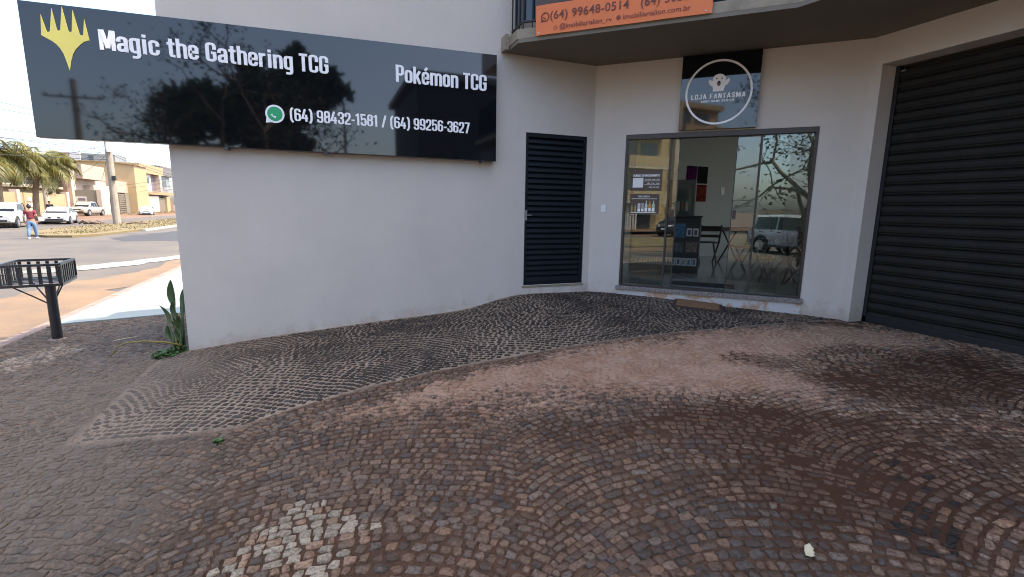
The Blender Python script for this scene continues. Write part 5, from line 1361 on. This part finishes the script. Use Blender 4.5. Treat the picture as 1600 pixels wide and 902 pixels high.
bx('railing_bar',H,M['whitepaint'],X+.04,X+.13,114.7,122,4.3,4.38)
bx('garden_wall',H,M['palepink'],X-.3,X,101.7,112.0,-.62,2.5); bx('garage_door',H,M['gate'],X-.35,X-.2,112.0,116.8,-.62,2.2); bx('column',H,M['ochre'],X-.5,X+.1,116.8,119.2,-.62,2.5)
bx('garage_recess',H,M['brownwall'],X-.8,X-.6,119.2,124,-.62,2.4)
# slatted gates
T = empty('slatted_gate',(X,95.5,-.62),'pair of brown slatted driveway gates between garden walls','gate')
mg = M['gate']
bx('gate_post',T,M['greywall'],X-.3,X+.02,94.2,95.8,-.62,2.7)
for (ya,yb) in ((89.0,94.2),(95.8,101.6)):
    for k in range(9): bx('gate_slat',T,mg,X-.12,X-.05,ya,yb,-.5+k*.345,-.25+k*.345)
    bx('gate_backing',T,M['darkwall'],X-.2,X-.15,ya,yb,-.6,2.6)
    for yy in (ya,(ya+yb)/2-.05,yb-.12): bx('gate_stile',T,mg,X-.05,X,yy,yy+.12,-.6,2.62)
# big ochre gabled house
H = house('large plain ochre house wall rising behind the utility pole', loc=(X,100,-.62))
mb = MB(); l = H.location
P = [(-44.2,-.6),(-33.9,-.6),(-33.9,7.45),(-37.2,7.85),(-44.2,7.75)]
mb.add([(p[0]-l.x,96-l.y,p[1]-l.z) for p in P]+[(p[0]-l.x,102-l.y,p[1]-l.z) for p in P],[(0,1,2,3,4),(9,8,7,6,5)]+[(i,(i+1)%5,5+(i+1)%5,5+i) for i in range(5)]); mb.build('wall', M['tan'], H)
mb = MB(); Q = [(-44.3,7.75),(-37.2,7.85),(-33.7,7.45),(-33.7,7.6),(-37.2,8.0),(-44.3,7.9)]
mb.add([(p[0]-l.x,95.7-l.y,p[1]-l.z) for p in Q]+[(p[0]-l.x,102.2-l.y,p[1]-l.z) for p in Q],[(0,1,2,3,4,5),(11,10,9,8,7,6)]+[(i,(i+1)%6,6+(i+1)%6,6+i) for i in range(6)]); mb.build('roof', M['ochre_dark'], H)
# rooftop volumes behind
H = house('pale flat roofed house top showing above the ochre house', loc=(-47,113,-.62))
bx('wall',H,M['pink'],-50.6,-48.5,112,118,-.62,10.5); bx('stair_tower',H,M['whitepaint'],-48.45,-46.85,111.7,117,-.62,10.5); bx('wall',H,M['greyblue'],-46.8,-41.5,112,118,-.62,10.4); bx('window',H,M['window'],-45.6,-44.9,111.9,112.1,9.1,10.0)
# pink house with the overhanging box
H = house('pinkish modern house with overhanging box above a grey wall', loc=(-38,82,-.62))
bx('overhang_box',H,M['pink'],-44.5,X,79.3,87.0,4.35,6.35); bx('wall',H,M['palepink'],-43.5,X-1.4,80.2,96,-.62,4.35)
bx('upper_wall',H,M['ochre_dark'],-46,X-3,88,94,4.35,6.2)
bx('porch_box',H,M['palepink'],-39.0,X-.2,83.0,88.6,1.9,3.6); bx('porch_box',H,M['pink'],-38.5,X-.1,91.0,100.5,2.75,4.6)
# grey garden wall with sign
T = empty('garden_wall',(-35,77.6,-.62),'grey rendered garden wall with a white nameplate and a pale end pillar','wall')
bx('wall',T,M['greywall'],-37.2,-33.0,77.5,77.8,-.62,2.75); bx('pillar',T,M['palepink'],-33.0,-32.5,77.4,78.0,-.62,2.8); bx('wall',T,M['palepink'],-32.8,-32.5,78.0,80.2,-.62,2.7)
bx('nameplate',T,M['whitepaint'],-36.6,-34.2,77.43,77.49,1.15,1.85); bx('nameplate_print',T,M['curtain'],-35.1,-34.3,77.40,77.425,1.30,1.65); bx('nameplate_print',T,M['curtain'],-36.4,-36.1,77.40,77.425,1.30,1.70)
# brown column house and yellow walls at the left
H = house('house with brown corner column, balcony and pale upper floor behind the palms', loc=(-36,66,-.62))
bx('column',H,M['brownwall'],-34.4,-33.25,70.0,71.2,-.62,6.4); bx('wall',H,M['cream'],-48,-35.4,71.3,78,-.62,6.0); bx('wall',H,M['cream'],-48,-35.4,56.0,71.2,-.62,3.0); bx('upper_wall',H,M['whitepaint'],-48,-35.9,56.5,71.2,3.0,5.6)
for (y0,y1) in ((58.0,60.0),(62.5,64.5),(66.5,69.5)): bx('window',H,M['window'],-35.95,-35.8,y0,y1,3.1,5.0)
bx('window_bay',H,M['greyblue'],-35.95,-35.75,64.6,66.4,3.05,5.2)
bx('balcony_floor',H,M['cream'],-35.9,-33.6,61,69.9,2.6,2.85); bx('roof',H,M['ochre_dark'],-49,-35.0,55.8,78,6.02,6.3)
for k in range(10): bx('railing_bar',H,M['rim'],-33.7,-33.64,61.2+k*.9,61.26+k*.9,2.85,3.7)
bx('railing_bar',H,M['rim'],-33.71,-33.63,61,69.9,3.7,3.77); bx('railing_bar',H,M['rim'],-33.71,-33.63,61,69.9,3.25,3.3)
T = empty('garden_wall',(-33.5,60,-.62),'ochre yellow garden wall with pale pillars behind the parked white cars','wall')
bx('wall',T,M['ochre'],-33.6,-33.3,48,69.5,-.62,2.0)
for y0 in (54.0,59.0,64.6,69.4): bx('pillar',T,M['palepink'],-33.75,-33.15,y0,y0+.6,-.62,2.3)
for k in range(6): bx('meter_plate',T,M['whitepaint'],-33.29,-33.22,61.0+(k%2)*1.1,61.8+(k%2)*1.1,-.1+.6*(k//2),.32+.6*(k//2))

H = house('low tan house with a wide garage door, outside the left picture edge', loc=(-40,26,-.62))
bx('wall',H,M['tan'],-52,-36,18,36,-.62,3.4); bx('roof',H,M['roofgrey'],-52.6,-35.2,17.4,36.6,3.4,3.75); bx('garage_door',H,M['gate'],-36.05,-35.9,20,24,-.62,1.9); bx('window',H,M['window'],-36.05,-35.9,28,30.5,.6,1.9); bx('garden_wall',H,M['ochre'],-35.5,-35.25,25,38,-.62,1.2)
H = house('pale two storey house beyond the tan one, outside the left picture edge', loc=(-40,6,-.62))
bx('wall',H,M['cream'],-54,-36.4,-6,15,-.62,6.2); bx('roof',H,M['ochre_dark'],-54.5,-35.8,-6.5,15.5,6.2,6.5)
for k in range(3): bx('window',H,M['window'],-36.45,-36.3,-4+6*k,-1.5+6*k,3.2,5.0)
bx('garden_wall',H,M['palepink'],-35.5,-35.25,-8,16.5,-.62,1.6)

# ------------------------------------------------------------------ buildings behind the camera (mirrored in the glass and the signs)
A = empty('apartment_building',(-38,-30,-.8),'beige three storey apartment building with balconies, mirrored in the shop glass','building')
bx('wall',A,M['tan'],-50,-31.6,-34.2,-16,-.8,10.8); bx('roof',A,M['ochre'],-50.3,-31.2,-34.5,-15.7,10.8,11.3)
for k in range(3):
    z = 1.9+3.1*k
    for j in range(3):
        y0 = -33.6+6.1*j
        bx('window',A,M['window'],-31.65,-31.55,y0+.6,y0+2.4,z+.6,z+2.3); f_ = bx('balcony_floor',A,M['cream'],-31.6,-30.3,y0,y0+4.6,z-.12,z+.10)
        bx('balcony_parapet',A,M['tan'],-30.42,-30.28,y0,y0+4.6,z+.10,z+1.0); bx('window',A,M['window'],-31.65,-31.5,y0+2.9,y0+4.2,z+.12,z+2.3)
    bx('column',A,M['cream'],-31.6,-30.9,-29.1,-28.5,-.8,10.8) if k == 0 else None
bx('door',A,M['darkwall'],-31.65,-31.5,-26.5,-24.8,-.8,1.5)
for k in range(14): bx('gate_bar',A,M['whitepaint'],-30.9,-30.82,-24.4+.3*k,-24.25+.3*k,-.8,1.3)
Dk = empty('grey_house',(6,-26,-.8),'dark grey flat roofed house across the side street, mirrored in the signboard','house')
bx('wall',Dk,M['darkwall'],1.8,16,-34,-24,-.8,8.6); bx('window',Dk,M['window'],4.2,6.6,-24.05,-23.9,2.4,4.6); bx('window',Dk,M['window'],8.2,10.6,-24.05,-23.9,2.4,4.6); bx('roof',Dk,M['roofgrey'],1.4,16.4,-34.4,-23.6,8.6,9.0)
Lw = empty('garden_wall',(-20,-38,-.8),'long low pale wall across the side street, mirrored in the glass','wall')
bx('wall',Lw,M['cream'],-29,1.5,-38.3,-38,-.8,1.4)
